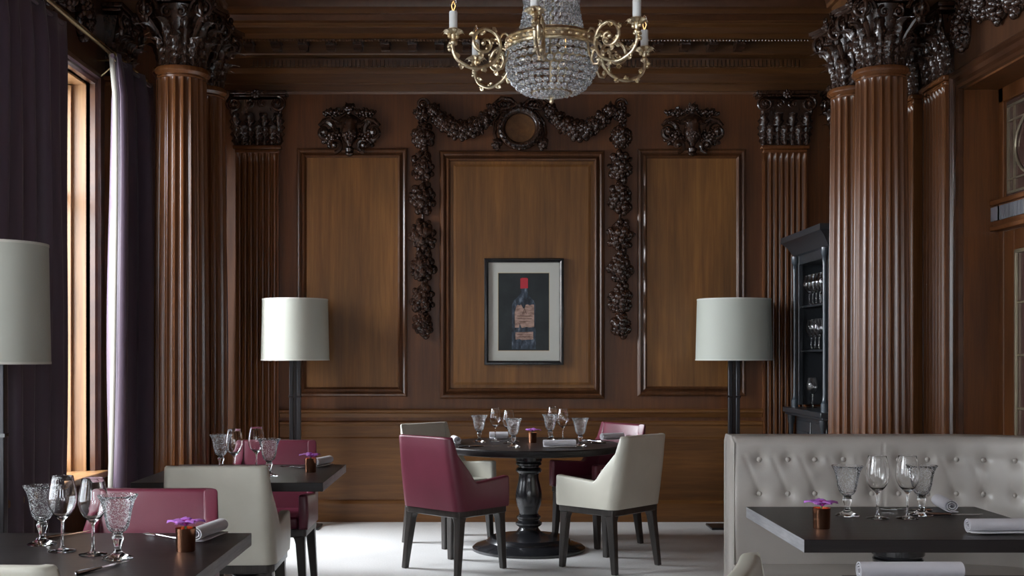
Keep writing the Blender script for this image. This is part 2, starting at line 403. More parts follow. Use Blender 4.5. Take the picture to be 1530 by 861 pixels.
def leaf_door(y0, y1):
    m = MB(); st = .13
    for a in ((y0,y0+st,0,zt0-.05),(y1-st,y1,0,zt0-.05),(y0+st,y1-st,0,.75),(y0+st,y1-st,zt0-.17,zt0-.05)): m.box(XD+.005, XD+.045, *a)
    lf = m.build('door_leaf', M['stile'], door, smooth=False, bev=.005)
    g = MB().box(XD+.02, XD+.03, y0+st, y1-st, .75, zt0-.17); g.build('glass', M['leaded'], lf, smooth=False)
    b_ = MB(); ya, yb, za, zb_ = y0+st, y1-st, .75, zt0-.17
    for a in ((ya,ya+.022,za,zb_),(yb-.022,yb,za,zb_),(ya,yb,zb_-.022,zb_),(ya,yb,za,za+.022)): b_.box(XD+.004, XD+.02, *a)
    for k in range(1,4): zz = za+(zb_-za)*k/4; b_.box(XD+.012, XD+.02, ya, yb, zz-.007, zz+.007)
    b_.box(XD+.012, XD+.02, (ya+yb)/2-.006, (ya+yb)/2+.006, za, zb_)
    b_.build('glazing_bars', M['lead'], lf, smooth=False, bev=.003)
leaf_door(ym+.005, DO[1]-.07); leaf_door(DO[0]+.07, ym-.005)
g = MB().box(XD+.02, XD+.03, DO[0]+.07, DO[1]-.07, zt1+.03, 2.9); g.build('transom_glass', M['leaded'], door, smooth=False)
tb = MB(); ya, yb, za, zb_ = DO[0]+.10, DO[1]-.10, zt1+.06, 2.87
for a in ((ya,ya+.014,za,zb_),(yb-.014,yb,za,zb_),(ya,yb,zb_-.014,zb_),(ya,yb,za,za+.014),(yb-.09,yb-.08,za,zb_),(ya+.08,ya+.09,za,zb_),(ya,yb,zb_-.10,zb_-.09),(ya,yb,za+.08,za+.09)): tb.box(XD+.008, XD+.02, *a)
for yc in (yb-.09-.30, ya+.09+.30):
    tb.tube([(XD+.012, yc+.29*math.cos(t*PI/16), (za+zb_)/2+.2*math.sin(t*PI/16)) for t in range(33)], .008, 6, cap=False)
tb.build('transom_tracery', M['lead'], door)

# ------------------------------------------------------------------ carved ornament helpers
rnd = random.Random(7)
def acanthus(L, W, curl=.05, lobes=4, th=.006, n=20, k=18):
    """leaf standing along +z from the origin, curling towards -y at the tip"""
    m = MB(); rows = []
    if L < .1: n, k = 10, 8
    for i in range(n+1):
        v = i/n
        w = W*(.60+.40*math.sin(min(1, v*1.25)*PI*.75))*(1-.38*abs(math.cos(lobes*PI*v))**1.5)*(1 if v < .85 else max(.12, (1-v)/.15))
        z = L*(v if v < .78 else .78+(math.sin((v-.78)/.22*PI*.75))*.14)
        y = -curl*(v**2.4) - (.0 if v < .78 else curl*.75*(1-math.cos((v-.78)/.22*PI*.62)))
        row = []
        for j in range(k):
            a = 2*PI*j/k; u = math.cos(a); au = abs(u)
            vein = .9*th*math.cos(2*PI*(lobes*v-au*1.1))*min(1, au*2.5) if math.sin(a) < 0 else 0
            rib = -th*1.3*math.exp(-(u/.16)**2) if math.sin(a) < 0 else 0
            row.append((w/2*u, y + math.sin(a)*th*.7 + vein + rib - (1-au)*th*1.2 + au**2*curl*.30, z + au*L*.045))
        rows.append(row)
    m.grid(rows, cv=True, capu=True); return m
def scroll(turns, r0, w, tub, n=40, taper=.5, flip=1, a0=0):
    """flat spiral tube in the xz plane, centre at origin; outer end first"""
    pts = []; rad = []
    for i in range(n+1):
        t = i/n; r = r0*(1-t)**.9+.15*tub; a = a0+flip*turns*2*PI*t
        pts.append((r*math.cos(a), -w*t, r*math.sin(a))); rad.append(tub*(1-taper*t))
    m = MB(); m.tube(pts, rad, 7); m.ball((0,-w,0), tub*1.3, 8, 5); return m
def cluster(mb, cx, cy, cz, rx, rz, n, depth=.05, seed=0, big=.028, leaves=6):
    q = random.Random(seed)
    mb.ball((cx, cy, cz), 1, 12, 8, (rx*.86, depth*.62, rz*.9))
    for i in range(int(n*1.15)):
        a = i*2.39996+q.uniform(-.3,.3); rr = math.sqrt((i+.5)/(n*1.15)); x = rx*.93*rr*math.cos(a); z = rz*.95*rr*math.sin(a)
        r = big*(.5+.5*q.random()) if i > 4 else big*(.95+.2*q.random())
        y = -depth*math.sqrt(max(0, 1-rr*rr*.96))*(.72+.2*q.random())
        mb.ball((cx+x, cy+y+r*.3, cz+z), r, 9, 6, (1, 1, 1+.25*q.random()))
    for i in range(max(2, leaves//2)):
        a = q.random()*2*PI
        lf = acanthus(min(rx, rz)*.85, rx*.5, .015, 2, .004)
        X = Matrix.Translation((cx+rx*.35*math.cos(a), cy-depth*.6, cz+rz*.4*math.sin(a))) @ Matrix.Rotation(-(a-PI/2), 4, 'Y') @ Matrix.Rotation(R(-22), 4, 'X')
        mb.add(lf, X)
    for i in range(int(n*.4)):
        a = q.random()*2*PI; rr = .35+.6*q.random()
        mb.ball((cx+rx*rr*math.cos(a), cy-depth*math.sqrt(1-rr*rr)*.95-.004, cz+rz*rr*math.sin(a)), big*.34, 6, 4)

# ------------------------------------------------------------------ capitals, columns and pilasters
leaf_lo = acanthus(.175, .108, .05, 4, .006); leaf_hi = acanthus(.285, .10, .07, 5, .006)
leaf_lo_p = acanthus(.165, .118, .04, 4, .006); leaf_hi_p = acanthus(.27, .11, .05, 5, .006)
leaf_mesh = {}
def leafobj(key, src, parent, Mx, name='acanthus_leaf'):
    if key not in leaf_mesh:
        o = src.build(name, M['carving'], parent); leaf_mesh[key] = o.data
    else:
        o = bpy.data.objects.new(name, leaf_mesh[key]); C.objects.link(o); o.parent = parent
    o.matrix_local = Mx; return o
ZN, HC = 3.078, .47      # necking height and capital height
def fluted_round(r0, r1, z0, z1, nf=20):
    rows = []; zs = [z0, z0+.02, z0+.05, z0+.09] + [z0+.09+(z1-z0-.18)*i/10 for i in range(1,10)] + [z1-.09, z1-.05, z1-.02, z1]
    for z in zs:
        t = (z-z0)/(z1-z0); Rr = r0+(r1-r0)*t + .004*math.sin(t*PI)
        e = min(z-z0, z1-z)/.09; fd = math.sqrt(max(0, 1-(1-min(1,e))**2))
        row = []
        for k in range(nf):
            for j in range(10):
                u = (j+.5)/10; w = (u-.5)/.39
                d = 0 if abs(w) >= 1 else math.sqrt(1-w*w)
                a = 2*PI*(k+u)/nf; rr = Rr - d*fd*Rr*.115
                row.append((rr*math.cos(a), rr*math.sin(a), z))
        rows.append(row)
    m = MB(); m.grid(rows, cv=True, capu=True); return m
def make_column():
    t = thing('fluted_column', 'x', 'column')
    b = MB(); b.lathe([(.0,.0),(.24,.0),(.24,.08),(.235,.09),(.245,.11),(.245,.14),(.235,.16),(.205,.17),(.195,.20),(.205,.215),(.215,.235),(.21,.255),(.19,.26),(.17,.28)], 40)
    b.box(-.235,.235,-.235,.235,0,.075); b.build('base', M['column'], t, bev=.004)
    fluted_round(.166, .150, .27, ZN).build('shaft', M['column'], t, ang=50)
    MB().lathe([(.13,-.03),(.15,-.03),(.155,-.02),(.15,-.012),(.158,-.006),(.172,.006),(.174,.02),(.168,.034),(.155,.04),(.13,.04)], 40, (0,0,ZN)).build('necking', M['column'], t)
    c = MB().lathe([(.13,.03),(.135,.1),(.135,.22),(.15,.32),(.175,.38),(.18,.40),(.0,.40)], 32, (0,0,ZN)).build('capital', M['carving'], t)
    for row, (n, off, rr, key, src) in enumerate(((8, 0, .138, 'rlo', leaf_lo), (8, .5, .132, 'rhi', leaf_hi))):
        for k in range(n):
            a = 2*PI*(k+off)/n
            leafobj(key, src, c, Matrix.Translation((0,0,ZN+.035)) @ Matrix.Rotation(a, 4, 'Z') @ Matrix.Translation((0,-rr,0)))
    ab = MB(); pts = []
    for k in range(4):
        a0 = PI/2*k
        for j in range(9):
            u = -1+2*j/8; x = .215*u if abs(u) < 1 else .215*u; y = -(.165+.055*u*u)
            if j in (0, 8): pass
            p = Matrix.Rotation(a0, 2) @ Vector((x, y)); pts.append(p)
    for z0, z1, sc in ((.415,.43,.94),(.43,.45,1.0),(.45,.475,1.07)):
        ab.grid([[(p.x*sc, p.y*sc, ZN+z) for p in pts] for z in (z0, z1)], cv=True, capu=True)
    ab.build('abacus', M['carving'], c, smooth=False)
    vm = MB()
    for sg in (-1, 1):
        s1 = scroll(1.8, .066, .022, .0145, 36, .55, sg, -PI/2*0+ (0 if sg > 0 else PI))
        vm.add(s1, Matrix.Rotation(sg*R(38), 4, 'Z') @ Matrix.Translation((0,0,0)))
    vm.ball((0,.0,-.05), .020, 8, 5, (1,1,1.6))
    vm.tube([(0,.10,-.17),(0,.07,-.12),(0,.03,-.07),(0,0,-.04)], [.016,.016,.018,.014], 8)
    for k in range(4):
        a = PI/4+PI/2*k
        leafobj('volute', vm, c, Matrix.Rotation(a, 4, 'Z') @ Matrix.Translation((0,-.235,ZN+.365)), 'volute')
    hx = MB(); s2 = scroll(1.4, .036, .012, .011, 30, .5, 1, PI/2)
    hx.add(s2, Matrix.Translation((-.042,0,0))); hx.add(scroll(1.4, .036, .012, .011, 30, .5, -1, PI/2), Matrix.Translation((.042,0,0)))
    for k in range(4): leafobj('helix', hx, c, Matrix.Rotation(PI/2*k, 4, 'Z') @ Matrix.Translation((0,-.165,ZN+.35)), 'helix')
    ro = MB(); q = random.Random(3)
    for i in range(7):
        a = 2*PI*i/7; ro.ball((.022*math.cos(a), 0, .022*math.sin(a)), .017, 7, 5)
    ro.ball((0,-.014,0), .016, 8, 5); ro.ball((0,.0,.045), .018, 8, 5, (1,1,1.3))
    for k in range(4): leafobj('rosette', ro, c, Matrix.Rotation(PI/2*k, 4, 'Z') @ Matrix.Translation((0,-.19,ZN+.445)), 'rosette')
    return t
col = make_column()
CL, CR = XC-2.145, XC+2.135
for i, (x, y, lab) in enumerate(((CL,6.96,'fluted dark wood column with leafy capital beside the plum curtain and the open window'),
        (CL,7.46,'fluted column on the window side standing behind its twin, mostly hidden'),
        (CR,6.96,'fluted column lit in stripes of reddish brown behind the tufted banquette'),
        (CR,7.46,'rearmost fluted column just beside the dark glass cabinet, partly behind its twin'))):
    place(col, i == 0, (x, y, 0), 0, lab, 'free standing fluted columns')

def pilaster_shaft(w, d, z0, z1, nf=7):
    m = MB(); zs = [z0, z0+.02, z0+.05, z0+.09, (z0+z1)/2, z1-.08, z1-.04, z1-.015, z1]
    mg = w*.03; fwid = (w-2*mg)/nf; rows = []
    for z in zs:
        e = min(z-z0, z1-z)/.08; fd = math.sqrt(max(0, 1-(1-min(1,e))**2)) if e > 0 else 0
        row = [(-w/2, 0, z), (-w/2, -d, z)]
        for k in range(nf):
            for j in range(9):
                u = (j+.5)/9; ww = (u-.5)/.37; dd_ = 0 if abs(ww) >= 1 else math.sqrt(1-ww*ww)
                row.append((-w/2+mg+fwid*(k+u), -d+dd_*fd*fwid*.42, z))
        row += [(w/2, -d, z), (w/2, 0, z)]; rows.append(row)
    m.grid(rows); return m
def make_pilaster(w=.355):
    t = thing('fluted_pilaster', 'x', 'pilaster'); d = .06
    b = MB(); b.box(-w/2-.05, w/2+.05, -d-.05, 0, 0, .16); b.box(-w/2-.035, w/2+.035, -d-.035, 0, .16, .2); b.box(-w/2-.02, w/2+.02, -d-.02, 0, .2, .235)
    b.build('base', M['column'], t, bev=.008)
    pilaster_shaft(w, d, .235, ZN-.03).build('shaft', M['column'], t, ang=50)
    n = MB(); n.box(-w/2-.005, w/2+.005, -d-.005, 0, ZN-.03, ZN); n.box(-w/2-.022, w/2+.022, -d-.022, 0, ZN, ZN+.03)
    n.build('necking', M['column'], t, bev=.008)
    c = MB(); rows = []
    for z, k in ((.03,-.01),(.25,-.01),(.34,.01),(.40,.03)): rows.append([(-w/2-k,0,ZN+z),(-w/2-k,-d-k,ZN+z),(w/2+k,-d-k,ZN+z),(w/2+k,0,ZN+z)])
    c.grid(rows, cv=True, capu=True); c = c.build('capital', M['carving'], t, ang=30)
    for k in range(3): leafobj('plo', leaf_lo_p, c, Matrix.Translation((-w/3+w/3*k, -d, ZN+.03)))
    for k in range(4): leafobj('phi', leaf_hi_p, c, Matrix.Translation((-w/2+w/3*k, -d+.004, ZN+.03)))
    for sg in (-1, 1):
        v = MB(); v.add(scroll(1.8, .064, .03, .0135, 40, .5, -sg, PI/2), Matrix.Identity(4)); v.ball((sg*.02,.0,-.055), .02, 8, 5, (1,1,1.7))
        v = v.build('volute', M['carving'], c); v.location = (sg*(w/2+.0), -d-.05, ZN+.36)
        v = MB(); v.add(scroll(1.4, .036, .016, .011, 30, .5, sg, PI/2), Matrix.Identity(4))
        v = v.build('helix', M['carving'], c); v.location = (sg*.05, -d-.045, ZN+.36)
    a = MB(); a.box(-w/2-.06, w/2+.06, -d-.06, 0, ZN+.42, ZN+.44); a.box(-w/2-.075, w/2+.075, -d-.075, 0, ZN+.44, ZN+.47)
    a.build('abacus', M['carving'], c, bev=.006)
    r = MB()
    for i in range(7):
        an = 2*PI*i/7; r.ball((.024*math.cos(an), 0, .024*math.sin(an)), .018, 7, 5)
    r.ball((0,-.014,0), .017, 8, 5); r = r.build('rosette', M['carving'], c); r.location = (0, -d-.07, ZN+.44)
    return t
pil = make_pilaster()
for i, (x, y, rz, lab) in enumerate(((-1.865,YB,0,'fluted pilaster against the back wall beside the slim lamp near the window'),
        (2.49,YB,0,'fluted pilaster on the back wall half hidden by the dark glass cabinet'),
        (XR,7.22,-PI/2,'fluted pilaster on the side wall next to the leaded glass door'),
        (XR,7.74,-PI/2,'fluted pilaster on the side wall seen in the gap behind the paired columns'),
        (XR,9.17,-PI/2,'fluted pilaster in the far corner behind the dark cabinet and the columns'),
        (XL,7.24,PI/2,'fluted pilaster on the window wall behind the drawn plum curtain'))):
    place(pil, i == 0, (x, y, 0), rz, lab, 'fluted wall pilasters')
# entablature blocks over the column pairs
for nm, x0, x1 in (('trim_4', XL-.05, CL+.09), ('trim_5', CR-.09, XR+.05)):
    m = MB()
    for z0, z1, e in ((3.55,3.62,0),(3.62,3.70,.02),(3.70,3.73,.045),(3.73,3.86,.015),(3.86,3.90,.05),(3.90,3.97,.09),(3.97,4.06,.13)):
        xa, xb = (x0, x1+e) if x0 < 0 else (x0-e, x1)
        m.box(xa, xb, 6.84-e, 7.58+e, z0, z1)
    struct(m.build(nm, M['cornice'], smooth=False, bev=.006))

# ------------------------------------------------------------------ wall carvings on the back wall
YS = YB-.005
def drop(name, px, lab):
    x = wx(px); root = thing(name, lab, 'wall carving', (x, YS, wz(340)), 0, 'fruit drops flanking the middle panel')
    zc = root.location.z
    spans = [(205,34,15),(250,42,17),(298,44,18),(353,44,19),(400,42,18),(448,44,17),(485,34,13)]
    r = MB(); r.tube([(0,-.01,wz(172)-zc),(0,-.01,wz(495)-zc)], .012, 8); r.build('ribbon', M['carving'], root)
    for i, (py, h, w) in enumerate(spans):
        m = MB(); cluster(m, 0, -.012, wz(py)-zc, w/180*1.0, h/2/180*1.16, 24, .075, seed=px*10+i, big=.036, leaves=6)
        m.build('fruit_bunch', M['carving'], root)
    m = MB(); cluster(m, 0, -.01, wz(172)-zc, .07, .07, 18, .05, seed=px+3, big=.022); m.add(scroll(1.5,.05,.02,.014,30,.5,1,0), Matrix.Translation((0,-.03,wz(158)-zc)))
    m.build('top_knot', M['carving'], root)
drop('carved_fruit_drop', 632, 'long carved drop of fruit bunches nearer the window lamp')
drop('carved_fruit_drop', 926, 'long carved drop of fruit bunches nearer the cabinet side')
def swag(xa, xb, lab, seed):
    root = thing('carved_fruit_swag', lab, 'wall carving', ((wx(xa)+wx(xb))/2, YS, wz(180)), 0, 'fruit swags over the middle panel')
    ox, oz = root.location.x, root.location.z; n = 9
    cord = MB(); P = []
    for i in range(n+1):
        t = i/n; px = xa+(xb-xa)*t; py = 158+ 38*math.sin(PI*min(1,t*1.0))**.8 + (0)
        P.append((wx(px)-ox, -.02, wz(py)-oz))
    cord.tube(P, .016, 8); cord.build('ribbon', M['carving'], root)
    for i in range(n):
        t = (i+.5)/n; px = xa+(xb-xa)*t; py = 158+38*math.sin(PI*t)**.8
        k = .6+.4*math.sin(PI*t)
        m = MB(); cluster(m, wx(px)-ox, -.014, wz(py)-oz, .058*k+.02, .062*k+.02, 16, .065, seed=seed+i, big=.026*k+.006, leaves=5)
        m.build('fruit_bunch', M['carving'], root)
swag(642, 742, 'carved fruit swag between the window side drop and the wreath', 100)
swag(816, 916, 'carved fruit swag between the wreath and the cabinet side drop', 200)
# wreath
root = thing('carved_wreath', 'round carved laurel wreath with ribbons above the middle panel', 'wall carving', (wx(777), YS, wz(193)))
oz = root.location.z
t_ = MB(); t_.tube([(.155*math.cos(2*PI*k/48), -.035, .15*math.sin(2*PI*k/48)) for k in range(49)], .034, 12, cap=False); t_.build('ring', M['carving'], root)
lv = MB(); lf = acanthus(.075, .034, .012, 1, .004)
for k in range(26):
    a = 2*PI*k/26
    for rr, tilt in ((.135,25),(.175,-25)):
        lv.add(lf, Matrix.Translation((rr*math.cos(a), -.055, rr*math.sin(a))) @ Matrix.Rotation(-a, 4, 'Y') @ Matrix.Rotation(R(tilt), 4, 'Y'))
lv.build('laurel_leaves', M['carving'], root)
MB().lathe([(.0,0),(.12,0),(.125,.004),(.0,.004)], 40).build('disc', M['panel'], root).matrix_local = Matrix.Translation((0,-.004,0)) @ Matrix.Rotation(PI/2, 4, 'X')
rb = MB()
for sg in (-1, 1):
    rb.tube([(sg*x/180, -.05, z/180) for x, z in ((2,32),(14,42),(28,44),(38,36),(30,28),(16,30),(4,33))], [.012,.018,.02,.018,.016,.014,.012], 8)
    rb.tube([(sg*x/180, -.03, z/180) for x, z in ((6,32),(24,24),(36,8),(38,-8),(34,-22),(38,-30))], [.014,.016,.016,.016,.018,.014], 8)
    cluster(rb, sg*.19, -.01, -.13, .04, .045, 16, .05, seed=31+sg, big=.02)
    cluster(rb, sg*.11, -.01, .19, .06, .03, 14, .05, seed=41+sg, big=.018)
rb.ball((0,-.06,.185), .024, 8, 5); rb.build('ribbon_bow', M['carving'], root)
# urn cartouches
def cartouche(px, lab, hl):
    root = thing('carved_urn_cartouche', lab, 'wall carving', (wx(px), YS, wz(195)), 0, 'carved urns over the side panels')
    u = MB(); prof = [(.0,-.19),(.035,-.185),(.04,-.16),(.02,-.14),(.03,-.12),(.06,-.08),(.072,-.03),(.07,.0),(.066,.01),(.066,.045)]
    u.lathe(prof, 28, (0,-.03,0))
    u.build('urn_body', M['carving'], root)
    g = MB(); rows = []
    for i in range(7):
        t = i/6; rr = .105*math.cos(t*PI*.42); row = []
        for k in range(56):
            a = 2*PI*k/56; r2 = rr*(1+.05*math.cos(a*14)); row.append((r2*math.cos(a), -.03+r2*math.sin(a)*.7, .045+.08*t))
        rows.append(row)
    g.grid(rows, cv=True, capu=True); g.ball((0,-.03,.14), .02, 8, 5); g.build('gadrooned_lid', M['carving'], root)
    for sg in (-1, 1):
        s_ = MB()
        s_.add(scroll(1.3, .085, .03, .026, 40, .5, sg, PI/2 if sg > 0 else PI/2), Matrix.Translation((sg*.20,-.03,-.02)))
        s_.add(scroll(1.2, .055, .025, .02, 34, .5, -sg, -PI/2), Matrix.Translation((sg*.12,-.035,-.13)))
        s_.tube([(sg*.10,-.03,.06),(sg*.15,-.045,.085),(sg*.21,-.04,.07),(sg*.25,-.03,.03)], [.014,.02,.022,.016], 8)
        s_.build('side_scroll', M['carving'], root)
        f_ = MB(); cluster(f_, sg*.15, -.012, -.06, .09, .08, 26, .05, seed=int(px)+sg, big=.022, leaves=9)
        f_.build('foliage_spray', M['carving'], root); f_ = MB(); cluster(f_, sg*.13, -.012, .14, .10, .035, 20, .045, seed=int(px)+5+sg, big=.017, leaves=5); f_.build('foliage_spray', M['carving'], root)
    f_ = MB(); cluster(f_, 0, -.03, .175, .05, .035, 16, .04, seed=int(px)+9, big=.018, leaves=5); f_.build('flower_cluster', M['carving'], root); f_ = MB(); cluster(f_, 0, -.07, -.05, .06, .04, 14, .035, seed=int(px)+19, big=.015, leaves=4)
    f_.build('flower_cluster', M['carving'], root); f_ = MB(); f_.ball((0,-.03,-.20), .03, 10, 6, (1.3,1,.8)); f_.build('urn_foot', M['carving'], root)
cartouche(523, 'carved urn with scrolls over the panel behind the window side lamp', 0)
cartouche(1033, 'carved urn with scrolls over the panel beside the cabinet', 0)
# carvings high on the side walls
def side_garland(X, rz, y, lab, seed):
    root = thing('carved_side_garland', lab, 'wall carving', (X, y, 3.30), rz)
    m = MB()
    for i in range(7):
        t = i/6; cluster(m, -.62+1.24*t, -.012, .16-.16*math.sin(PI*t)+.02, .11, .10, 26, .08, seed=seed+i, big=.028)
    m.build('fruit_garland', M['carving'], root)
    for sg in (-1,1):
        m = MB(); cluster(m, sg*.70, -.012, .04, .07, .14, 26, .08, seed=seed+20+sg, big=.026); m.build('end_drop', M['carving'], root)
side_garland(XR-.003, -PI/2, 6.16, 'dark carved fruit garland above the leaded glass door', 300)
side_garland(XL+.003, PI/2, 5.9, 'dark carved garland above the window behind the curtain rod', 340)

# ------------------------------------------------------------------ framed picture
x0, x1, z1, z0 = wx(723.5), wx(841.5), wz(387), wz(545.5)
yp = YB-.0345
root = thing('framed_picture', 'black framed print of a red capped wine bottle on the middle panel', 'picture', ((x0+x1)/2, yp, z0))
W, H = (x1-x0), (z1-z0)
def pf(a): return a   # local helper
m = MB(); m.grid([[(-W/2+d, -h, d), (W/2-d, -h, d), (W/2-d, -h, H-d), (-W/2+d, -h, H-d)] for d, h in [(0,0),(0,.03),(.006,.036),(.02,.038),(.032,.03),(.036,.018)]], cv=True)
m.build('frame', M['black'], root, ang=25)
m = MB().box(-W/2+.03, W/2-.03, -.014, -.001, .03, H-.03); m.build('mat_board', plain('mat_board', (.60,.60,.55), .8), root, smooth=False)
def pr(a, b_, c, d, off, name, mat, shape=None):
    pass
zx = lambda p: (p-782.3)/180.0
zz_ = lambda p: (545.5-p)/180.0
m = MB(); m.grid([[(zx(744.2)-e, -.0142-.0*k, zz_(524)-e), (zx(819.5)+e, -.0142, zz_(524)-e), (zx(819.5)+e, -.0142, zz_(409)+e), (zx(744.2)-e, -.0142, zz_(409)+e)] for k, e in ((0,.004),(1,0))], cv=True)
m.build('mat_bevel', plain('mat_bevel', (.62,.50,.30), .7), root, smooth=False)
def dark_print():
    m_, t, b = nt('dark_print'); n = noise(t, 5, 4); r = ramp(t, n.outputs['Fac'], [(.35,(.006,.010,.012)),(.7,(.022,.03,.032))])
    t.links.new(r.outputs[0], b.inputs['Base Color']); b.inputs['Roughness'].default_value = .5; return m_
MB().box(zx(744.2), zx(819.5), -.0146, -.0141, zz_(524), zz_(409)).build('print', dark_print(), root, smooth=False)
def poly(pts, y, name, mat):
    m = MB(); n = len(pts)
    m.v += [(zx(a), y, zz_(b_)) for a, b_ in pts] + [(zx(a), y+.0002, zz_(b_)) for a, b_ in pts]
    m.face(range(n)); m.face(range(2*n-1, n-1, -1)); return m.build(name, mat, root, smooth=False)
bottle = [(777.6,418),(787.6,418),(787.6,436),(789,442),(797,450),(799.5,457),(799.8,522),(764.3,522),(764.5,457),(767,450),(775.5,442),(777.2,436)]
def bottle_mat():
    m_, t, b = nt('bottle_print'); n = noise(t, 14, 5, mapping=(2.5,1,1)); r = ramp(t, n.outputs['Fac'], [(.38,(.010,.015,.024)),(.58,(.05,.07,.10)),(.75,(.22,.27,.34))])
    t.links.new(r.outputs[0], b.inputs['Base Color']); return m_
poly(bottle, -.0152, 'bottle_image', bottle_mat())
poly([(777,417),(780,416),(786,416),(788.2,417),(788.2,431.5),(777,432)], -.0158, 'capsule_image', plain('capsule_red', (.55,.03,.05), .5))
def label_mat():
    m_, t, b = nt('aged_label'); n = noise(t, 22, 5, mapping=(1,1,2.2)); r = ramp(t, n.outputs['Fac'], [(.35,(.22,.13,.10)),(.6,(.50,.33,.27))])
    t.links.new(r.outputs[0], b.inputs['Base Color']); return m_
lm = label_mat()
poly([(769,490),(768.5,468),(771,458),(773,456),(776,457),(778,455.5),(781,461),(783,462),(785,456),(788,455.5),(791,457),(794,455.5),(797.3,456),(797.5,473),(797.5,489),(791,490),(786,489),(779,490.5),(776,484),(775,490)], -.0158, 'label_image', lm)
poly([(769.5,497),(796,496),(796,507.5),(779,508.5),(776,507),(769.8,508)], -.0158, 'lower_label_image', lm)
mk = MB()
for a, b_, c, d in ((772,795,472.3,473),(773,794,476.5,477.2),(775,792,480.5,481),(772,794,500,500.6),(774,791,503,503.6)): mk.box(zx(a), zx(b_), -.0165, -.0160, zz_(d), zz_(c))
for a in ((780,783.2,470,462),(783.2,786.4,462,470),(781.4,785,467.2,467.2)):
    mk.tube([(zx(a[0]),-.0163,zz_(a[2])),(zx(a[1]),-.0163,zz_(a[3]))], .0017, 5)
mk.build('label_marks', plain('faded_ink', (.10,.05,.04), .8), root, smooth=False)

# ------------------------------------------------------------------ curtains and rod
def curtain(name, X, y0, y1, z0, z1, nf, amp, lab, seed, pinch=.85, lining=None, grp='plum curtains on the window wall'):
    q = random.Random(seed); root = thing(name, lab, 'curtain', (X, (y0+y1)/2, z0), 0, grp)
    L = y1-y0; nu = nf*10; nv = 26; ph = [q.uniform(-.6,.6) for _ in range(nf+2)]; am = [q.uniform(.65,1.2) for _ in range(nf+2)]
    rows = []
    for i in range(nu+1):
        u = i/nu; row = []
        k = u*nf; a0 = am[int(k)]*(1-(k%1))+am[int(k)+1]*(k%1)
        for j in range(nv+1):
            v = j/nv; w = pinch+(1-pinch)*(1-v)**.8
            head = 1 if v < .93 else .45+.55*(1-(v-.93)/.07)
            a = amp*a0*(.75+.35*math.sin(3*v+ph[int(k)]))*head
            y = (u-.5)*L*w + .012*math.sin(9*v+k)
            s_ = math.sin(2*PI*k+.5*math.sin(2*v+ph[int(k)]))
            row.append((a*s_*abs(s_)**-.25 if abs(s_) > 1e-3 else 0, y + .35*amp*math.cos(2*PI*k), v*(z1-z0)))
        rows.append(row)
    m = MB(); m.grid(rows); o = m.build('cloth', M['curtain'], root, ang=80)
    md = o.modifiers.new('s', 'SOLIDIFY'); md.thickness = .008
    if lining:
        m = MB(); rr = rows[0] if lining < 0 else rows[-1]
        e = -.02 if lining < 0 else .02
        m.grid([[(p[0]-.06, p[1]+.05*(1 if lining < 0 else -1), p[2]) for p in rr],[(p[0]-.04, p[1]-.0*e, p[2]) for p in rr],[(p[0]-.014, p[1]+e*.1, p[2]) for p in rr]])
        l_ = m.build('lining', M['lining'], root, ang=80); md = l_.modifiers.new('s', 'SOLIDIFY'); md.thickness = .006
    h = MB().tube([(0,-L/2*pinch,z1-z0-.02),(0,L/2*pinch,z1-z0-.02)], .012, 6); h.build('heading_tape', M['curtain'], root)
    return root
curtain('curtain', -2.255, 4.2, 6.10, .02, 3.17, 11, .045, 'near plum curtain hanging full height behind the large pale lampshade', 3, 1.0)
curtain('curtain', -2.16, 6.54, 7.46, .02, 3.14, 3, .072, 'plum curtain with glowing folds hanging beside the window frame', 5, .82, lining=-1)
curtain('curtain', -2.12, 8.74, 9.34, .02, 3.1, 4, .045, 'narrow plum curtain seen between the columns and the back wall', 9, .85)
root = thing('curtain_rod', 'brass curtain rod running above the window from curtain to curtain', 'curtain rod', (-2.215, 6.3, 3.17))
m = MB().tube([(0,-1.3,.02),(0,1.25,0)], .016, 10); m.ball((0,1.27,0), .025, 10, 6); m.build('rod', M['brass'], root)
m = MB(); m.tube([(-.15,.62,0),(0,.62,0)], .008, 6); m.tube([(-.15,.62,-.13),(-.01,.62,-.01)], .006, 6); m.build('bracket', M['brass'], root)
for k, yy in enumerate((.50,.58,.64,.80,.92,1.02,1.12)):
    m = MB(); m.tube([(.024*math.cos(a*PI/8), 0, .024*math.sin(a*PI/8)) for a in range(17)], .0035, 5, cap=False)
    o = m.build('ring', M['brass'], root); o.location = (0, yy, -.004)
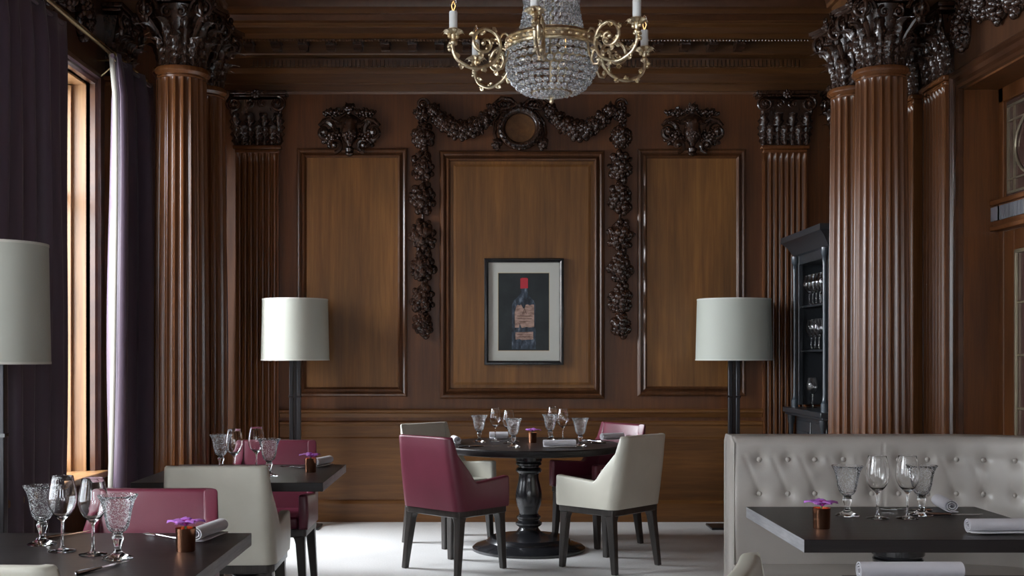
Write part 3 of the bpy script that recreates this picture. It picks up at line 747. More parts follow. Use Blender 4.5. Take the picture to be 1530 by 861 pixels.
# ------------------------------------------------------------------ lamps
def make_lamp(r=.27):
    t = thing('floor_lamp', 'x', 'floor lamp')
    b = MB(); b.box(-.2,.2,-.13,.13,0,.018); b.build('base', M['lamp_metal'], t, bev=.004)
    for sg in (-1, 1):
        p = MB().box(sg*.031-.015, sg*.031+.015, -.018, .018, .016, 1.42); p.build('pole', M['lamp_metal'], t, bev=.004)
    p = MB().box(-.02,.02,-.008,.008,.016,1.42); p.box(-.05,.05,-.02,.02,1.04,1.055); p.build('pole_web', M['black'], t, smooth=False)
    sh = MB(); z0, z1 = 1.34, 1.82; rt = r*.96
    sh.grid([[(rr*math.cos(2*PI*k/64), rr*math.sin(2*PI*k/64), z) for k in range(64)] for rr, z in ((r,z0),(rt,z1),(rt-.004,z1),(r-.004,z0))], cv=True, cu=True)
    s_ = sh.build('lamp_shade', M['shade'], t, ang=60)
    rm = MB()
    for rr, z in ((r+.0005,z0),(rt+.0005,z1)): rm.lathe([(rr-.005,z-.004),(rr+.0015,z-.004),(rr+.0015,z+.006),(rr-.005,z+.006),(rr-.005,z-.004)], 64)
    rm.build('trim_band', plain('shade_trim', (.62,.62,.56), .6), s_)
    sp = MB(); sp.tube([(0,0,1.40),(0,0,1.60)], .014, 8)
    for k in range(3):
        a = 2*PI*k/3; sp.tube([(0,0,1.60),((rt-.003)*math.cos(a),(rt-.003)*math.sin(a),1.78)], .003, 5)
    sp.build('shade_spider', M['lamp_metal'], t)
    bl = MB(); bl.ball((0,0,1.66), .03, 10, 8, (1,1,1.3)); bl.build('bulb', M['candle'], t)
    return t
lamp = make_lamp()
place(lamp, True, (-1.50, 9.08, 0), 0, 'tall floor lamp with ivory drum shade by the pilaster on the window side', 'ivory shaded floor lamps')
l2 = place(lamp, False, (2.0, 9.08, 0), 0, 'tall floor lamp with ivory drum shade close to the dark cabinet', 'ivory shaded floor lamps')
for ch in l2.children:
    if ch.name.startswith('lamp_shade'): ch.scale = (1.12,1.0,1)
l3 = place(lamp, False, (-1.985, 4.62, 0), 0, 'largest looking floor lamp with pale drum shade in front of the near plum curtain', 'ivory shaded floor lamps')
for ch in l3.children:
    if ch.name.startswith(('lamp_shade','shade_spider')): ch.scale = (.80,.80,1)

# ------------------------------------------------------------------ chairs
def chair_shell():
    """U-shaped plan swept; returns (arms, back) builders"""
    # outer plan path from front of +x arm, round the back, to the front of -x arm
    hw, yf, yr, rc = .262, .215, -.235, .06
    P = []
    n1 = 26
    for i in range(n1+1): t = i/n1; P.append((hw, yf+(yr+rc-yf)*t, 1, 0))
    for i in range(1, 7): a = PI/2*i/6; P.append((hw-rc+rc*math.cos(a), yr+rc-rc*math.sin(a), math.cos(a), -math.sin(a)))
    for i in range(1, 12): t = i/12; P.append((hw-rc+(-2*(hw-rc))*t, yr, 0, -1))
    for i in range(0, 7): a = PI/2+PI/2*i/6; P.append((-(hw-rc)+rc*math.cos(a), yr+rc-rc*math.sin(a), math.cos(a), -math.sin(a)))
    for i in range(1, n1+1): t = i/n1; P.append((-hw, (yr+rc)+(yf-yr-rc)*t, -1, 0))
    rings = []
    ZB = .405
    def top(y, x):
        if y > -.055: return .600-.022*max(0,(.215-y))/.27
        t = (y+.055)/(yr+.055); t = min(1, t)
        if t < .12: return .578
        tt = (t-.12)/.88
        return min(.868, .578+.29*tt**.92 + .0)
    for (x, y, nx, ny) in P:
        zt = top(y, x); th = .052
        if abs(nx) < .99: zt = .868 + .008*(1-min(1,(abs(x)/.2)**2))*0 - .0
        sh = max(0, min(1, (-.03-y)/.16)); sh = sh*sh*(3-2*sh)
        def pt(off, z):
            k = (z-ZB)/(.868-ZB)
            px = x-nx*off; py = y-ny*off
            if abs(nx) > .99: px -= math.copysign(.022*k*sh, px)
            else: px *= (1-.088*k)
            bow = .012*(1-(x/.26)**2)*k if abs(nx) < .9 else 0
            return (px, py-(.075*k)*sh+bow, z)
        rr = .014; sec = [pt(0, ZB)]
        for kz in (.25,.5,.75): sec.append(pt(-.004*math.sin(kz*PI), ZB+(zt-rr-ZB)*kz))
        sec.append(pt(0, zt-rr))
        for a in (30,60,90): sec.append(pt(rr*(1-math.cos(R(a))), zt-rr+rr*math.sin(R(a))))
        for a in (90,60,30,0): sec.append(pt(th-rr*(1-math.cos(R(a))), zt-rr+rr*math.sin(R(a))))
        for kz in (.7,.35): sec.append(pt(th, ZB+(zt-rr-ZB)*kz))
        sec.append(pt(th, ZB))
        rings.append(sec)
    n = len(rings); ka = 17
    # rounded arm fronts: extend with shrunken rings
    def capring(rg, dy, sc):
        cx = sum(p[0] for p in rg)/len(rg); cz = sum(p[2] for p in rg)/len(rg)
        return [(cx+(p[0]-cx)*sc, p[1]+dy, cz+(p[2]-cz)*(1-(1-sc)*.25)) for p in rg]
    f = rings[0]; l_ = rings[-1]
    a1 = [capring(f,.020,.45), capring(f,.016,.78), capring(f,.009,.93)] + rings[:ka+1]
    a2 = rings[n-1-ka:] + [capring(l_,.009,.93), capring(l_,.016,.78), capring(l_,.020,.45)]
    A1 = MB(); A1.grid(a1, cv=True, capu=True); A2 = MB(); A2.grid(a2, cv=True, capu=True)
    B = MB(); B.grid(rings[ka:n-ka], cv=True, capu=True)
    return A1, A2, B
def make_chair(name, mat, label):
    t = thing(name, label, 'chair')
    A1, A2, B = chair_shell()
    A1.build('armrest', mat, t, ang=60); A2.build('armrest', mat, t, ang=60); B.build('backrest', mat, t, ang=60)
    s_ = MB(); s_.box(-.208,.208,-.20,.215,.405,.475); s_.build('seat', mat, t, bev=.022, seg=4)
    fr = MB(); pts = []
    hw, y0, y1, rc = .252, -.225, .222, .05
    for cx, cy, a0, r_ in ((hw-rc,y0+rc,-90,rc),(hw-.02,y1-.02,0,.02),(-hw+.02,y1-.02,90,.02),(-hw+rc,y0+rc,180,rc)):
        for k in range(6): a = R(a0+18*k); pts.append((cx+r_*math.cos(a), cy+r_*math.sin(a)))
    fr.grid([[(a*.97, b_*.97, .362) for a, b_ in pts], [(a, b_, .368) for a, b_ in pts], [(a, b_, .406) for a, b_ in pts]], cv=True, capu=True)
    fr.build('seat_frame', M['leg'], t, ang=40)
    for sx in (-1, 1):
        for sy in (-1, 1):
            m = MB(); rows = []
            for z, w, o in ((.400,.074,0),(.372,.072,0),(.352,.060,0),(.325,.052,.0),(.2,.046,.4),(0,.036,1)):
                cx = sx*(hw-.032+.0*o) ; cy = (y1-.033 if sy > 0 else y0+.035-.03*o)
                cx += sx*.012*o; cy += (.004*o if sy > 0 else 0)
                if sy > 0 and z > .33: pass
                h = w/2; ox = -sx*(w-.046)/2*.9; oy = -sy*(w-.046)/2*.9
                rows.append([(cx+ox-h, cy+oy-h, z), (cx+ox+h, cy+oy-h, z), (cx+ox+h, cy+oy+h, z), (cx+ox-h, cy+oy+h, z)])
            m.grid(rows, cv=True, capu=True); m.build('leg', M['leg'], t, bev=.006, seg=2)
    return t
red = make_chair('dining_armchair', M['red'], 'x'); cream = make_chair('dining_armchair', M['cream'], 'x')
HD = lambda deg: R(deg-90)
for i, (x, y, h, lab) in enumerate(((-.179,7.36,47,'burgundy leather armchair seen from behind at the round table'),
        (.83,8.38,216,'burgundy armchair facing us at the back of the round table'),
        (-1.24,4.03,-90,'burgundy armchair facing us across the nearest square table by the window'),
        (-1.235,6.53,-90,'burgundy armchair facing us behind the farther square table'))):
    place(red, i == 0, (x, y, 0), HD(h), lab, 'burgundy armchairs')
for i, (x, y, h, lab) in enumerate(((.82,7.436,137,'cream leather armchair seen from behind at the round table'),
        (-.25,8.375,-44,'cream armchair facing us behind the burgundy one at the round table'),
        (-1.225,5.47,91,'cream armchair with its broad back to us at the farther square table'),
        (.87,2.60,-20,'cream armchair of which only a back corner shows below the banquette table'),
        (-1.255,2.99,90,'cream armchair of which only the back rim shows under the nearest window table'))):
    place(cream, i == 0, (x, y, 0), HD(h), lab, 'cream armchairs')

# ------------------------------------------------------------------ tables
def pedestal(t, k=1.0, rb=.40):
    pr = [(0,0),(rb,0),(rb,.018),(rb-.02,.034),(rb-.08,.052),(rb-.1,.06),(rb-.105,.072),(rb-.125,.09),(rb-.17,.098),(.15,.105),(.115,.115),(.085,.13),(.070,.15),(.068,.16),(.082,.168),(.094,.180),(.094,.192),(.082,.202),(.074,.208),(.076,.216),(.086,.224),(.086,.236),(.074,.244),(.066,.256),(.068,.275),(.082,.31),(.092,.345),(.094,.385),(.088,.43),(.076,.48),(.070,.52),(.072,.54),(.088,.55),(.094,.562),(.088,.575),(.072,.582),(.074,.592),(.090,.60),(.092,.612),(.086,.62),(.095,.63),(.097,.70),(0,.70)]
    MB().lathe(pr, 48).build('pedestal', M['ebony'], t, ang=30)
xr_, yr_ = (790-VX)/210.7, F/210.7
rt = thing('round_table', 'round dark wood pedestal table laid for four in the middle of the room', 'table', (xr_, yr_, 0))
m = MB().lathe([(0,.700),(.62,.700),(.645,.706),(.652,.72),(.652,.742),(.646,.75),(0,.75)], 96); m.build('table_top', M['table'], rt, ang=30)
pedestal(rt)
def square_table(cx, cy, w, d, lab, rb=.3):
    t = thing('square_table', lab, 'table', (cx, cy, 0), 0, 'square pedestal tables')
    m = MB(); m.box(-w/2, w/2, -d/2, d/2, .706, .75)
    for i, fc in enumerate(m.f):
        xs = [m.v[k][0] for k in fc]
        if max(xs)-min(xs) < 1e-6: m.mi[i] = 1
    m.build('table_top', [M['table'], M['edge']], t, bev=.002)
    pedestal(t, 1, rb); return t
square_table(-.81-.4725, 3.54, .945, .88, 'near square table by the curtain with flower vase and four glasses')
square_table(-1.255, 6.034, .943, .938, 'farther square table between a cream and a burgundy armchair')
tt = square_table(1.08+.47, 4.252, .94, .844, 'square table in front of the tufted banquette', .24)
square_table(1.01+.47, 2.77, .94, .88, 'dark table edge with a rolled napkin nearest to us', .22)

# ------------------------------------------------------------------ banquette
def banquette():
    t = thing('banquette', 'pale grey tufted leather banquette curving round the corner', 'banquette')
    X0, Yf, zt, th = 1.086, 4.95, 1.02, .18
    path = []     # front face of the back: (x, y, nx, ny) normal pointing to the sitter
    L1 = 2.02-X0
    n1 = 120
    for i in range(n1+1): path.append((X0+L1*i/n1, Yf, 0, -1, L1*i/n1))
    rc = .52
    for i in range(1, 61): a = PI/2*i/60; path.append((2.02+rc*math.sin(a), Yf-rc+rc*math.cos(a), -math.sin(a), -math.cos(a), L1+rc*a))
    for i in range(1, 81): path.append((2.54, Yf-rc-1.4*i/80, -1, 0, L1+rc*PI/2+1.4*i/80))
    sp = 41.8/1700*4.95
    bx = [ (1135-1095)/1700*4.95 + sp*k for k in range(26)]
    bz = [EYE-(687-HY)*4.95/F, EYE-(738-HY)*4.95/F]
    Lt = path[-1][4]
    def dep(s_, z):
        d = 0
        for zz in bz:
            dz = (z-zz)/.028
            if abs(dz) < 4:
                for b_ in bx:
                    ds = (s_-b_)/.028
                    if abs(ds) < 4: d += .022*math.exp(-(ds*ds+dz*dz)**.7)
        # soft diagonal folds between the two rows
        if bz[1]-.02 < z < bz[0]+.02:
            tz = (z-bz[1])/(bz[0]-bz[1]); u = ((s_-bx[0])/sp+.5*tz)
            d += .0035*math.exp(-((u-round(u))/.09)**2)
        if .25 < 1: 
            for sm in (.655, 1.10):
                d += .004*math.exp(-((s_-sm)/.004)**2)
        return d
    ZB_ = .44; rows = []
    for (x, y, nx, ny, s_) in path:
        row = []
        e = min(s_, .02)/.02; rd = .018*(1-math.sqrt(max(0, 1-(1-e)**2)))
        for j in range(58):
            z = ZB_+(zt-.03-ZB_)*j/57; d = dep(s_, z)+rd
            bulge = .012*math.sin((z-ZB_)/(zt-ZB_)*PI)
            row.append((x-nx*d+nx*bulge, y-ny*d+ny*bulge, z))
        for a in (30,60,90): row.append((x-nx*(.03*(1-math.cos(R(a)))+rd), y-ny*(.03*(1-math.cos(R(a)))+rd), zt-.03+.03*math.sin(R(a))))
        for a in (90,60,30,0): row.append((x-nx*(th-.03*(1-math.cos(R(a)))-rd), y-ny*(th-.03*(1-math.cos(R(a)))-rd), zt-.03+.03*math.sin(R(a))))
        row.append((x-nx*th, y-ny*th, .02)); row.append((x-nx*.02, y-ny*.02, .02)); row.append((x-nx*.02,y-ny*.02,ZB_))
        rows.append(row)
    m = MB(); m.grid(rows, cv=True, capu=True); m.build('backrest', M['grey_leather'], t, ang=50)
    # seat
    m = MB(); rows = []
    for (x, y, nx, ny, s_) in path[::4]:
        fr = .50 if s_ > 0 else .50
        off = lambda o, z: (x+nx*o, y+ny*o, z)
        mn = .03
        rows.append([off(-.01,.30), off(.40,.30), off(.425,.33), off(.43,.40), off(.42,.44), off(.39,.465), off(.25,.472), off(.0,.465)])
    m.grid(rows, cv=True, capu=True); m.build('seat', M['grey_leather'], t, ang=60)
    m = MB(); rows = []
    for (x, y, nx, ny, s_) in path[::6]:
        off = lambda o, z: (x+nx*o, y+ny*o, z)
        rows.append([off(0,.02), off(.38,.02), off(.38,.30), off(0,.30)])
    m.grid(rows, cv=True, capu=True); m.build('base', M['grey_leather'], t, ang=60)
    # upholstery piping down the free end
    m = MB().tube([(X0+.004, Yf-.004, .03),(X0+.004, Yf-.004, zt-.03),(X0+.004, Yf+.03, zt-.003),(X0+.004, Yf+th-.03, zt-.003),(X0+.004,Yf+th-.002,zt-.03),(X0+.004,Yf+th-.002,.03)], .005, 6); m.build('piping', M['grey_leather'], t)
    bt = MB().ball((0,0,0), .0115, 12, 8, (1,.6,1)); first = None
    for zz in bz:
        for b_ in bx:
            if b_ > Lt-.05: continue
            p = min(path, key=lambda q: abs(q[4]-b_))
            if first is None: o = first = bt.build('button', M['grey_leather'], t)
            else: o = first.copy(); C.objects.link(o); o.parent = t
            o.location = (p[0]-p[2]*.006, p[1]-p[3]*.006, zz); o.rotation_euler = (0,0,math.atan2(p[2],-p[3])*-1)
    return t
banquette()

# ------------------------------------------------------------------ glassware
def wine_glass():
    out = [(.0,0),(.042,0),(.043,.0015),(.041,.003),(.02,.006),(.008,.011),(.0045,.02),(.004,.05),(.004,.085),(.006,.096),(.014,.104),(.028,.118),(.039,.137),(.0445,.158),(.0445,.175),(.041,.2),(.036,.225),(.0335,.238)]
    inn = [(.0327,.2385),(.0325,.238),(.035,.225),(.040,.2),(.0435,.175),(.0435,.158),(.038,.138),(.027,.12),(.014,.108),(0,.105)]
    return MB().lathe(out+inn, 40).build('wine_glass', M['glass'], ang=40)
def goblet():
    root = thing('goblet', 'x', 'goblet')
    bowl = [(.0,.078),(.016,.079),(.026,.086),(.033,.098),(.038,.12),(.043,.15),(.050,.175),(.060,.192),(.0605,.194),(.058,.194),(.048,.177),(.040,.15),(.035,.12),(.030,.1),(.022,.09),(0,.086)]
    MB().lathe(bowl, 40).build('bowl', M['goblet'], root, ang=60)
    st = [(0,0),(.046,0),(.047,.003),(.040,.007),(.024,.013),(.014,.02),(.010,.028),(.011,.042),(.016,.056),(.018,.066),(.014,.072),(.016,.076),(.012,.079),(0,.079)]
    MB().lathe(st, 32).build('foot', M['glass'], root, ang=60)
    return root
wg = tag(wine_glass(), 'x', 'wine glass'); gb = goblet()
GW = [  # px, py of the base centre, kind, label
 (93,824,'w','tall wine glass next to the outermost goblet on the near window table'),
 (139,829,'w','wine glass beside the goblet closest to us on the near window table'),
 (350,710,'w','wine glass close to the rim of the cream chair on the farther square table'),
 (383,705,'w','wine glass beside the inner goblet on the farther square table'),
 (1311,775,'w','wine glass next to the outer goblet on the banquette table'),
 (1356,775,'w','wine glass overlapping a goblet on the banquette table'),
 (740,659,'w','rear wine glass of the window side pair on the round table'),
 (760,663,'w','wine glass partly behind the front goblet on the round table'),
 (825.5,656,'w','tallest standing wine glass overlapping the rear goblet on the round table'),
 (841,660,'w','wine glass above the white rolled napkin on the round table'),
 (63,814,'g','bubbled goblet farthest from us on the near window table'),
 (176,835,'g','bubbled goblet closest to us on the near window table'),
 (330,703,'g','bubbled goblet half behind the cream chair back at the farther square table'),
 (402,712,'g','bubbled goblet beside the vase end of the farther square table'),
 (1266,771,'g','bubbled goblet next to the copper vase on the banquette table'),
 (1377,770,'g','bubbled goblet by the slanting napkin on the banquette table'),
 (716,661,'g','bubbled goblet nearest the burgundy chair on the round table'),
 (767,668,'g','front bubbled goblet on the window half of the round table'),
 (822,659,'g','rear bubbled goblet behind the wine glasses on the round table'),
 (867,667,'g','bubbled goblet nearest the cream chair on the round table')]
fw_, fg_ = True, True
for (px, py, k, lab) in GW:
    p = TB(px, py)
    if k == 'w': place(wg, fw_, (p[0],p[1],.7505), rnd.random()*6, lab, 'wine glasses on the tables'); fw_ = False
    else: place(gb, fg_, (p[0],p[1],.7505), rnd.random()*6, lab, 'bubbled goblets on the tables'); fg_ = False

# ------------------------------------------------------------------ vases with orchids
def orchid_vase():
    root = thing('orchid_vase', 'x', 'vase')
    MB().lathe([(0,0),(.028,0),(.0295,.003),(.0315,.072),(.0325,.074),(.031,.074),(.0285,.01),(0,.01)], 32).build('cup', M['copper'], root, ang=50)
    fl = None
    for i, (a, tl, L) in enumerate(((15,72,.062),(160,70,.062),(90,40,.045),(230,62,.045),(310,60,.045))):
        m = MB(); rows = []
        for k in range(9):
            v = k/8; w = .056*math.sin(PI*min(.97,v+.06))**.7*(L/.062); rows.append([(w/2*u, L*v, .006*(1-u*u)+.008*math.sin(v*PI)-.004*v+.002*math.sin(9*u+v*7)) for u in (-1,-.5,0,.5,1)])
        m.grid(rows); o = m.build('petal', M['petal'], root, ang=80)
        o.matrix_local = Matrix.Translation((0,0,.084)) @ Matrix.Rotation(R(a-90), 4, 'Z') @ Matrix.Rotation(R(90-tl)*.45, 4, 'X')
        md = o.modifiers.new('s','SOLIDIFY'); md.thickness = .0015
    m = MB(); m.ball((0,-.004,.092), .011, 8, 6, (1,1,.9)); m.ball((.010,-.010,.096), .007, 8, 5); m.ball((-.009,-.010,.095), .007, 8, 5); m.ball((0,-.014,.087), .006, 8, 5)
    m.build('flower_lip', M['petal_dark'], root)
    m = MB().tube([(0,0,.01),(0,0,.09)], .003, 6); m.build('stem', plain('stem_green', (.08,.16,.04), .6), root)
    return root
ov = orchid_vase()
for i, (px, py, rz, lab) in enumerate(((277.5,824,.2,'copper cup with a purple orchid on the near window table'),(464,706,.5,'copper cup with a purple orchid on the farther square table'),
        (1227.5,790,-.1,'copper cup with a purple orchid on the banquette table'),(795.5,662,-.4,'small copper cup with a purple orchid in the middle of the round table'))):
    p = TB(px, py); place(ov, i == 0, (p[0],p[1],.7505), rz, lab, 'copper orchid vases')

# ------------------------------------------------------------------ napkins and cutlery
def napkin(L):
    m = MB(); rows = []; n = 70
    sec = []
    for i in range(n+1):
        t = i/n; a = 2*PI*2.6*t - PI/2; r_ = .027*(1-.72*t); sec.append((r_*math.cos(a)*1.08, r_*math.sin(a)*.96+.0275, ))
    # closed strip: outer then inner offset
    ins = []
    for i in range(n, -1, -1):
        t = i/n; a = 2*PI*2.6*t - PI/2; r_ = .027*(1-.72*t)-.0032; ins.append((r_*math.cos(a)*1.08, r_*math.sin(a)*.96+.0275))
    loop = sec+ins
    for k in range(9):
        v = -L/2+L*k/8; w = 1+.03*math.sin(k*1.7)
        rows.append([(v, a*w, b_) for a, b_ in loop])
    m.grid(rows, cv=True, capu=False)
    for rr in (rows[0], rows[-1]):
        b = len(m.v); m.v += rr; N = len(rr)
        for i in range(N//2-1): m.face((b+i, b+i+1, b+N-2-i, b+N-1-i))
    root = m.build('rolled_napkin', M['napkin'], ang=50); tag(root, 'x', 'napkin')
    f = MB(); f.grid([[(v, .012-.03*u, .0025+.001*math.sin(v*40)) for v in (-L/2+.004, -L/4, 0, L/4, L/2-.002)] for u in (0,.5,1,1.25)])
    o = f.build('napkin_flap', M['napkin'], root); md = o.modifiers.new('s','SOLIDIFY'); md.thickness = .003; md.offset = 1
    return root
nk = napkin(.22)
NP = [(312,805,80,'grey napkin rolled up beside the orchid cup on the near window table',1),
      (482,697,72,'grey napkin rolled up beside the orchid cup on the farther square table',.85),
      (1412,763,82,'grey napkin slanting away at the back of the banquette table',.95),
      (1497,798,2,'grey napkin lying along the front of the banquette table',1.1),
      (1360,869,0,'grey napkin on the dark table edge nearest to us',1.28),
      (836,669,6,'pale rolled napkin at the front of the round table',1.0),
      (745,656,5,'pale rolled napkin at the back of the round table',.62),
      (681,663,100,'rolled napkin partly hidden by the burgundy chair on the round table',.8),
      (915,658,28,'shadowed rolled napkin beside the cream chair on the round table',.85)]
for i, (px, py, deg, lab, sc) in enumerate(NP):
    p = TB(px, py); o = place(nk, i == 0, (p[0],p[1],.7535), R(deg), lab, 'rolled linen napkins'); o.scale = (sc,1,1)
def knife():
    root = thing('table_knife', 'x', 'knife')
    b = MB(); rows = []
    for v, w in ((0,.008),(.03,.010),(.08,.010),(.115,.007),(.13,.001)): rows.append([(v,-w,.004),(v,w*.7,.004),(v,w*.7,.0055),(v,-w,.0055)])
    b.grid(rows, cv=True, capu=True); b.build('blade', M['silver'], root)
    h = MB(); h.tube([(-.105,0,.006),(-.10,0,.006),(-.06,0,.006),(-.01,0,.006),(.002,0,.005)], [.003,.007,.0065,.005,.004], 8); h.build('handle', M['silver'], root)
    return root
def fork():
    root = thing('table_fork', 'x', 'fork')
    h = MB(); h.tube([(-.11,0,.005),(-.10,0,.005),(-.05,0,.005),(0,0,.007),(.03,0,.008)], [.004,.007,.004,.003,.004], 8); h.build('handle', M['silver'], root)
    b = MB(); b.box(.028,.05,-.011,.011,.006,.008)
    for k in range(4): yy = -.0095+.0063*k; b.tube([(.049,yy,.007),(.07,yy,.0055),(.088,yy,.008)], [.0018,.0018,.001], 5)
    b.build('tines', M['silver'], root); return root
kn, fk = knife(), fork()
KN = [(151,851,68,'knife pointing at us below the wine glasses on the near window table'),(92,803,62,'knife behind the goblets at the curtain side of the near window table'),
      (1420,771,3,'knife in front of the slanting napkin on the banquette table'),(1510,797,2,'knife along the front napkin on the banquette table'),
      (722,668,20,'knife beside the front goblet on the round table'),(700,668,50,'knife near the burgundy chair on the round table'),(905,663,0,'knife near the cream chair on the round table')]
FK = [(243,804,-35,'fork beside the orchid cup on the near window table'),(440,700,-20,'fork beside the orchid cup on the farther square table'),
      (1350,764,-8,'fork under the glasses at the back of the banquette table'),(883,660,-50,'fork beside the shadowed napkin on the round table'),(752,661,5,'fork beside the pale napkin at the back of the round table')]
for i, (px,py,d,lab) in enumerate(KN):
    p = TB(px,py); place(kn, i == 0, (p[0],p[1],.7505), R(d), lab, 'table knives')
for i, (px,py,d,lab) in enumerate(FK):
    p = TB(px,py); place(fk, i == 0, (p[0],p[1],.7505), R(180+d), lab, 'table forks')

# ------------------------------------------------------------------ dark cabinet with glasses
cb = thing('glass_cabinet', 'tall black open fronted cabinet with shelves of glasses beside the columns', 'cabinet', (2.53, 8.76, 0))
# local: +x into the wall, y along
Y0, Y1, D = -.46, .44, .27
m = MB(); m.box(.0,D,Y0,Y0+.03,.98,2.2); m.box(0,D,Y1-.03,Y1,.98,2.2); m.box(D-.02,D,Y0,Y1,.98,2.2); m.box(0,D,Y0,Y1,2.10,2.2)
m.box(-.005,.03,Y0+.02,Y0+.09,.98,2.2); m.box(-.005,.03,Y1-.09,Y1-.02,.98,2.2); m.build('upper_case', M['cabinet'], cb, smooth=False, bev=.004)
m = MB(); m.box(0,D,Y0,Y1,.06,.92); m.box(-.03,D,Y0-.02,Y1+.02,0,.07); m.build('lower_case', M['cabinet'], cb, smooth=False, bev=.004)
m = MB(); m.box(-.09,D,Y0-.07,Y1+.07,.92,.96); m.box(-.075,D,Y0-.055,Y1+.055,.90,.92); m.build('counter', M['cabinet'], cb, bev=.006)
m = MB(); pr = [(.0,2.17),(.02,2.18),(.035,2.21),(.06,2.25),(.09,2.28),(.10,2.285),(.10,2.33),(.0,2.33)]
m.grid([[(-p, Y0-p*.9, z),(-p, Y1+p*.9, z),(D, Y1+p*.9, z),(D, Y0-p*.9, z)] for p, z in pr], cv=True, capu=True); m.build('cornice', M['cabinet'], cb, ang=25)
for z in (1.42,1.77):
    MB().box(.02,D-.02,Y0+.03,Y1-.03,z-.015,z).build('shelf', M['cabinet'], cb, smooth=False)
def colt(y, z0, z1):
    m = MB(); L = z1-z0; m.lathe([(0,0),(.028,0),(.028,.06),(.02,.07),(.016,.09),(.014,.12),(.014,L-.12),(.018,L-.08),(.014,L-.07),(.026,L-.05),(.026,L),(0,L)], 16, (-.025,y,z0)); m.build('columnette', plain('painted_columnette', (.06,.075,.09), .25, Coat_Weight=.5), cb)
for y in (Y0+.05, Y1-.05): colt(y, .96, 2.17); 
for y in (Y0+.02, Y1-.02):
    m = MB(); m.lathe([(0,0),(.03,0),(.03,.06),(.02,.07),(.016,.1),(.018,.7),(.02,.76),(.03,.80),(.03,.84),(0,.84)], 16, (-.045,y,.06)); m.build('columnette', M['cabinet'], cb)
for sg, ya in ((0,Y0+.05),(1,0)):
    m = MB().box(-.012,0,ya,ya+.38,.12,.86); m.box(-.02,-.01,ya+.05,ya+.33,.2,.78); m.build('door', M['cabinet'], cb, bev=.004)
cab = [(dx, dy, z, ['upper','middle'][zi]) for zi, z in enumerate((1.77,1.42)) for dx in (.06,.155) for dy in ((.28,.185,.09,-.005,-.10) if zi == 0 else (.22,.12,.02))]
for dx, dy, z, w in cab:
    c = place(wg, False, (2.53+dx, 8.76+dy, z+.0005), 0, 'wine glass among those crowded on the %s cabinet shelf' % w, 'wine glasses on the %s cabinet shelf' % w)
for dx, dy, lab in ((.09,.30,'single wine glass standing on the cabinet counter'),(.17,.17,'wine glass on the cabinet counter half behind the column')):
    place(wg, False, (2.53+dx, 8.76+dy, .9605), 0, lab, 'wine glasses on the cabinet counter')

# ------------------------------------------------------------------ chandelier
CX, CY = .312, 5.2
ch = thing('chandelier', 'gilt chandelier with crystal basket and six candle arms', 'chandelier', (CX, CY, 0))
RZ = 2.795
m = MB(); m.lathe([(.198,-.028),(.208,-.026),(.212,-.018),(.205,-.012),(.205,.012),(.212,.018),(.208,.026),(.198,.028),(.198,-.028)], 64, (0,0,RZ))
for k in range(36):
    a = 2*PI*k/36; m.ball((.207*math.cos(a),.207*math.sin(a),RZ), .009, 6, 4, (1,1,.8))
m.lathe([(.150,.036),(.158,.036),(.158,.046),(.150,.046),(.150,.036)], 48, (0,0,RZ)); m.build('gilt_ring', M['gold'], ch, ang=40)
m = MB(); m.lathe([(.09,-.006),(.098,0),(.09,.006),(.082,0),(.09,-.006)], 40, (0,0,2.574)); m.ball((0,0,2.535), .010, 8, 6, (1,1,1.4)); m.ball((0,0,2.552), .014, 8, 6, (1,1,.5)); m.build('bottom_ring', M['gold'], ch)
m = MB().tube([(0,0,2.62),(0,0,ZC+.21)], .010, 10); m.lathe([(0,ZC+.1),(.03,ZC+.12),(.06,ZC+.2),(.065,ZC+.219),(0,ZC+.219)], 24); m.lathe([(0,3.36),(.10,3.36),(.12,3.38),(.10,3.40),(0,3.40)], 32); m.build('stem', M['gold'], ch)
def bead_mb(r):
    b = MB(); b.lathe([(0,-r),(r*.62,-r*.78),(r,-.22*r),(r,.22*r),(r*.62,r*.78),(0,r)], 7, a0=.3); return b
beads = []   # (pos, r)
for z, rr, n, r in ((2.752,.200,36,.0150),(2.718,.202,36,.0150),(2.685,.199,36,.0150),(2.653,.190,34,.0145),(2.624,.175,32,.0135),(2.599,.154,30,.0125),(2.582,.130,27,.0115),(2.576,.108,24,.010)):
    for k in range(n): a = 2*PI*(k+.5*(int(z*1000)%2))/n; beads.append(((rr*math.cos(a), rr*math.sin(a), z), r))
for z, rr, n, r in ((2.571,.078,20,.010),(2.564,.058,15,.010),(2.558,.038,10,.010),(2.553,.018,5,.010)):
    for k in range(n): a = 2*PI*k/n; beads.append(((rr*math.cos(a), rr*math.sin(a), z), r))
for i in range(24):
    z = 2.83+.022*i; rr = .146-.022*math.sin(min(1,i/12)*PI/2)*1.6 if i < 12 else .110
    n = 30
    for k in range(n):
        a = 2*PI*(k+.5*(i%2))/n; beads.append(((rr*math.cos(a), rr*math.sin(a), z), .0105))
vis = sorted(range(len(beads)), key=lambda i: -(beads[i][1] - .03*beads[i][0][1] - (1 if beads[i][0][2] > 2.78 else 0)))
top100 = set(vis[:100]); rest = MB(); b0 = bead_mb(1.0); proto = None
for i, (p, r) in enumerate(beads):
    if i in top100:
        if proto is None: o = proto = b0.build('crystal_bead', M['crystal'], ch, smooth=False)
        else: o = proto.copy(); C.objects.link(o); o.parent = ch
        o.location = p; o.scale = (r,r,r)
    else: rest.add(b0, Matrix.Translation(p) @ Matrix.Scale(r, 4))
rest.build('crystal_strands', M['crystal'], ch, smooth=False)['kind'] = 'stuff'
m = MB()
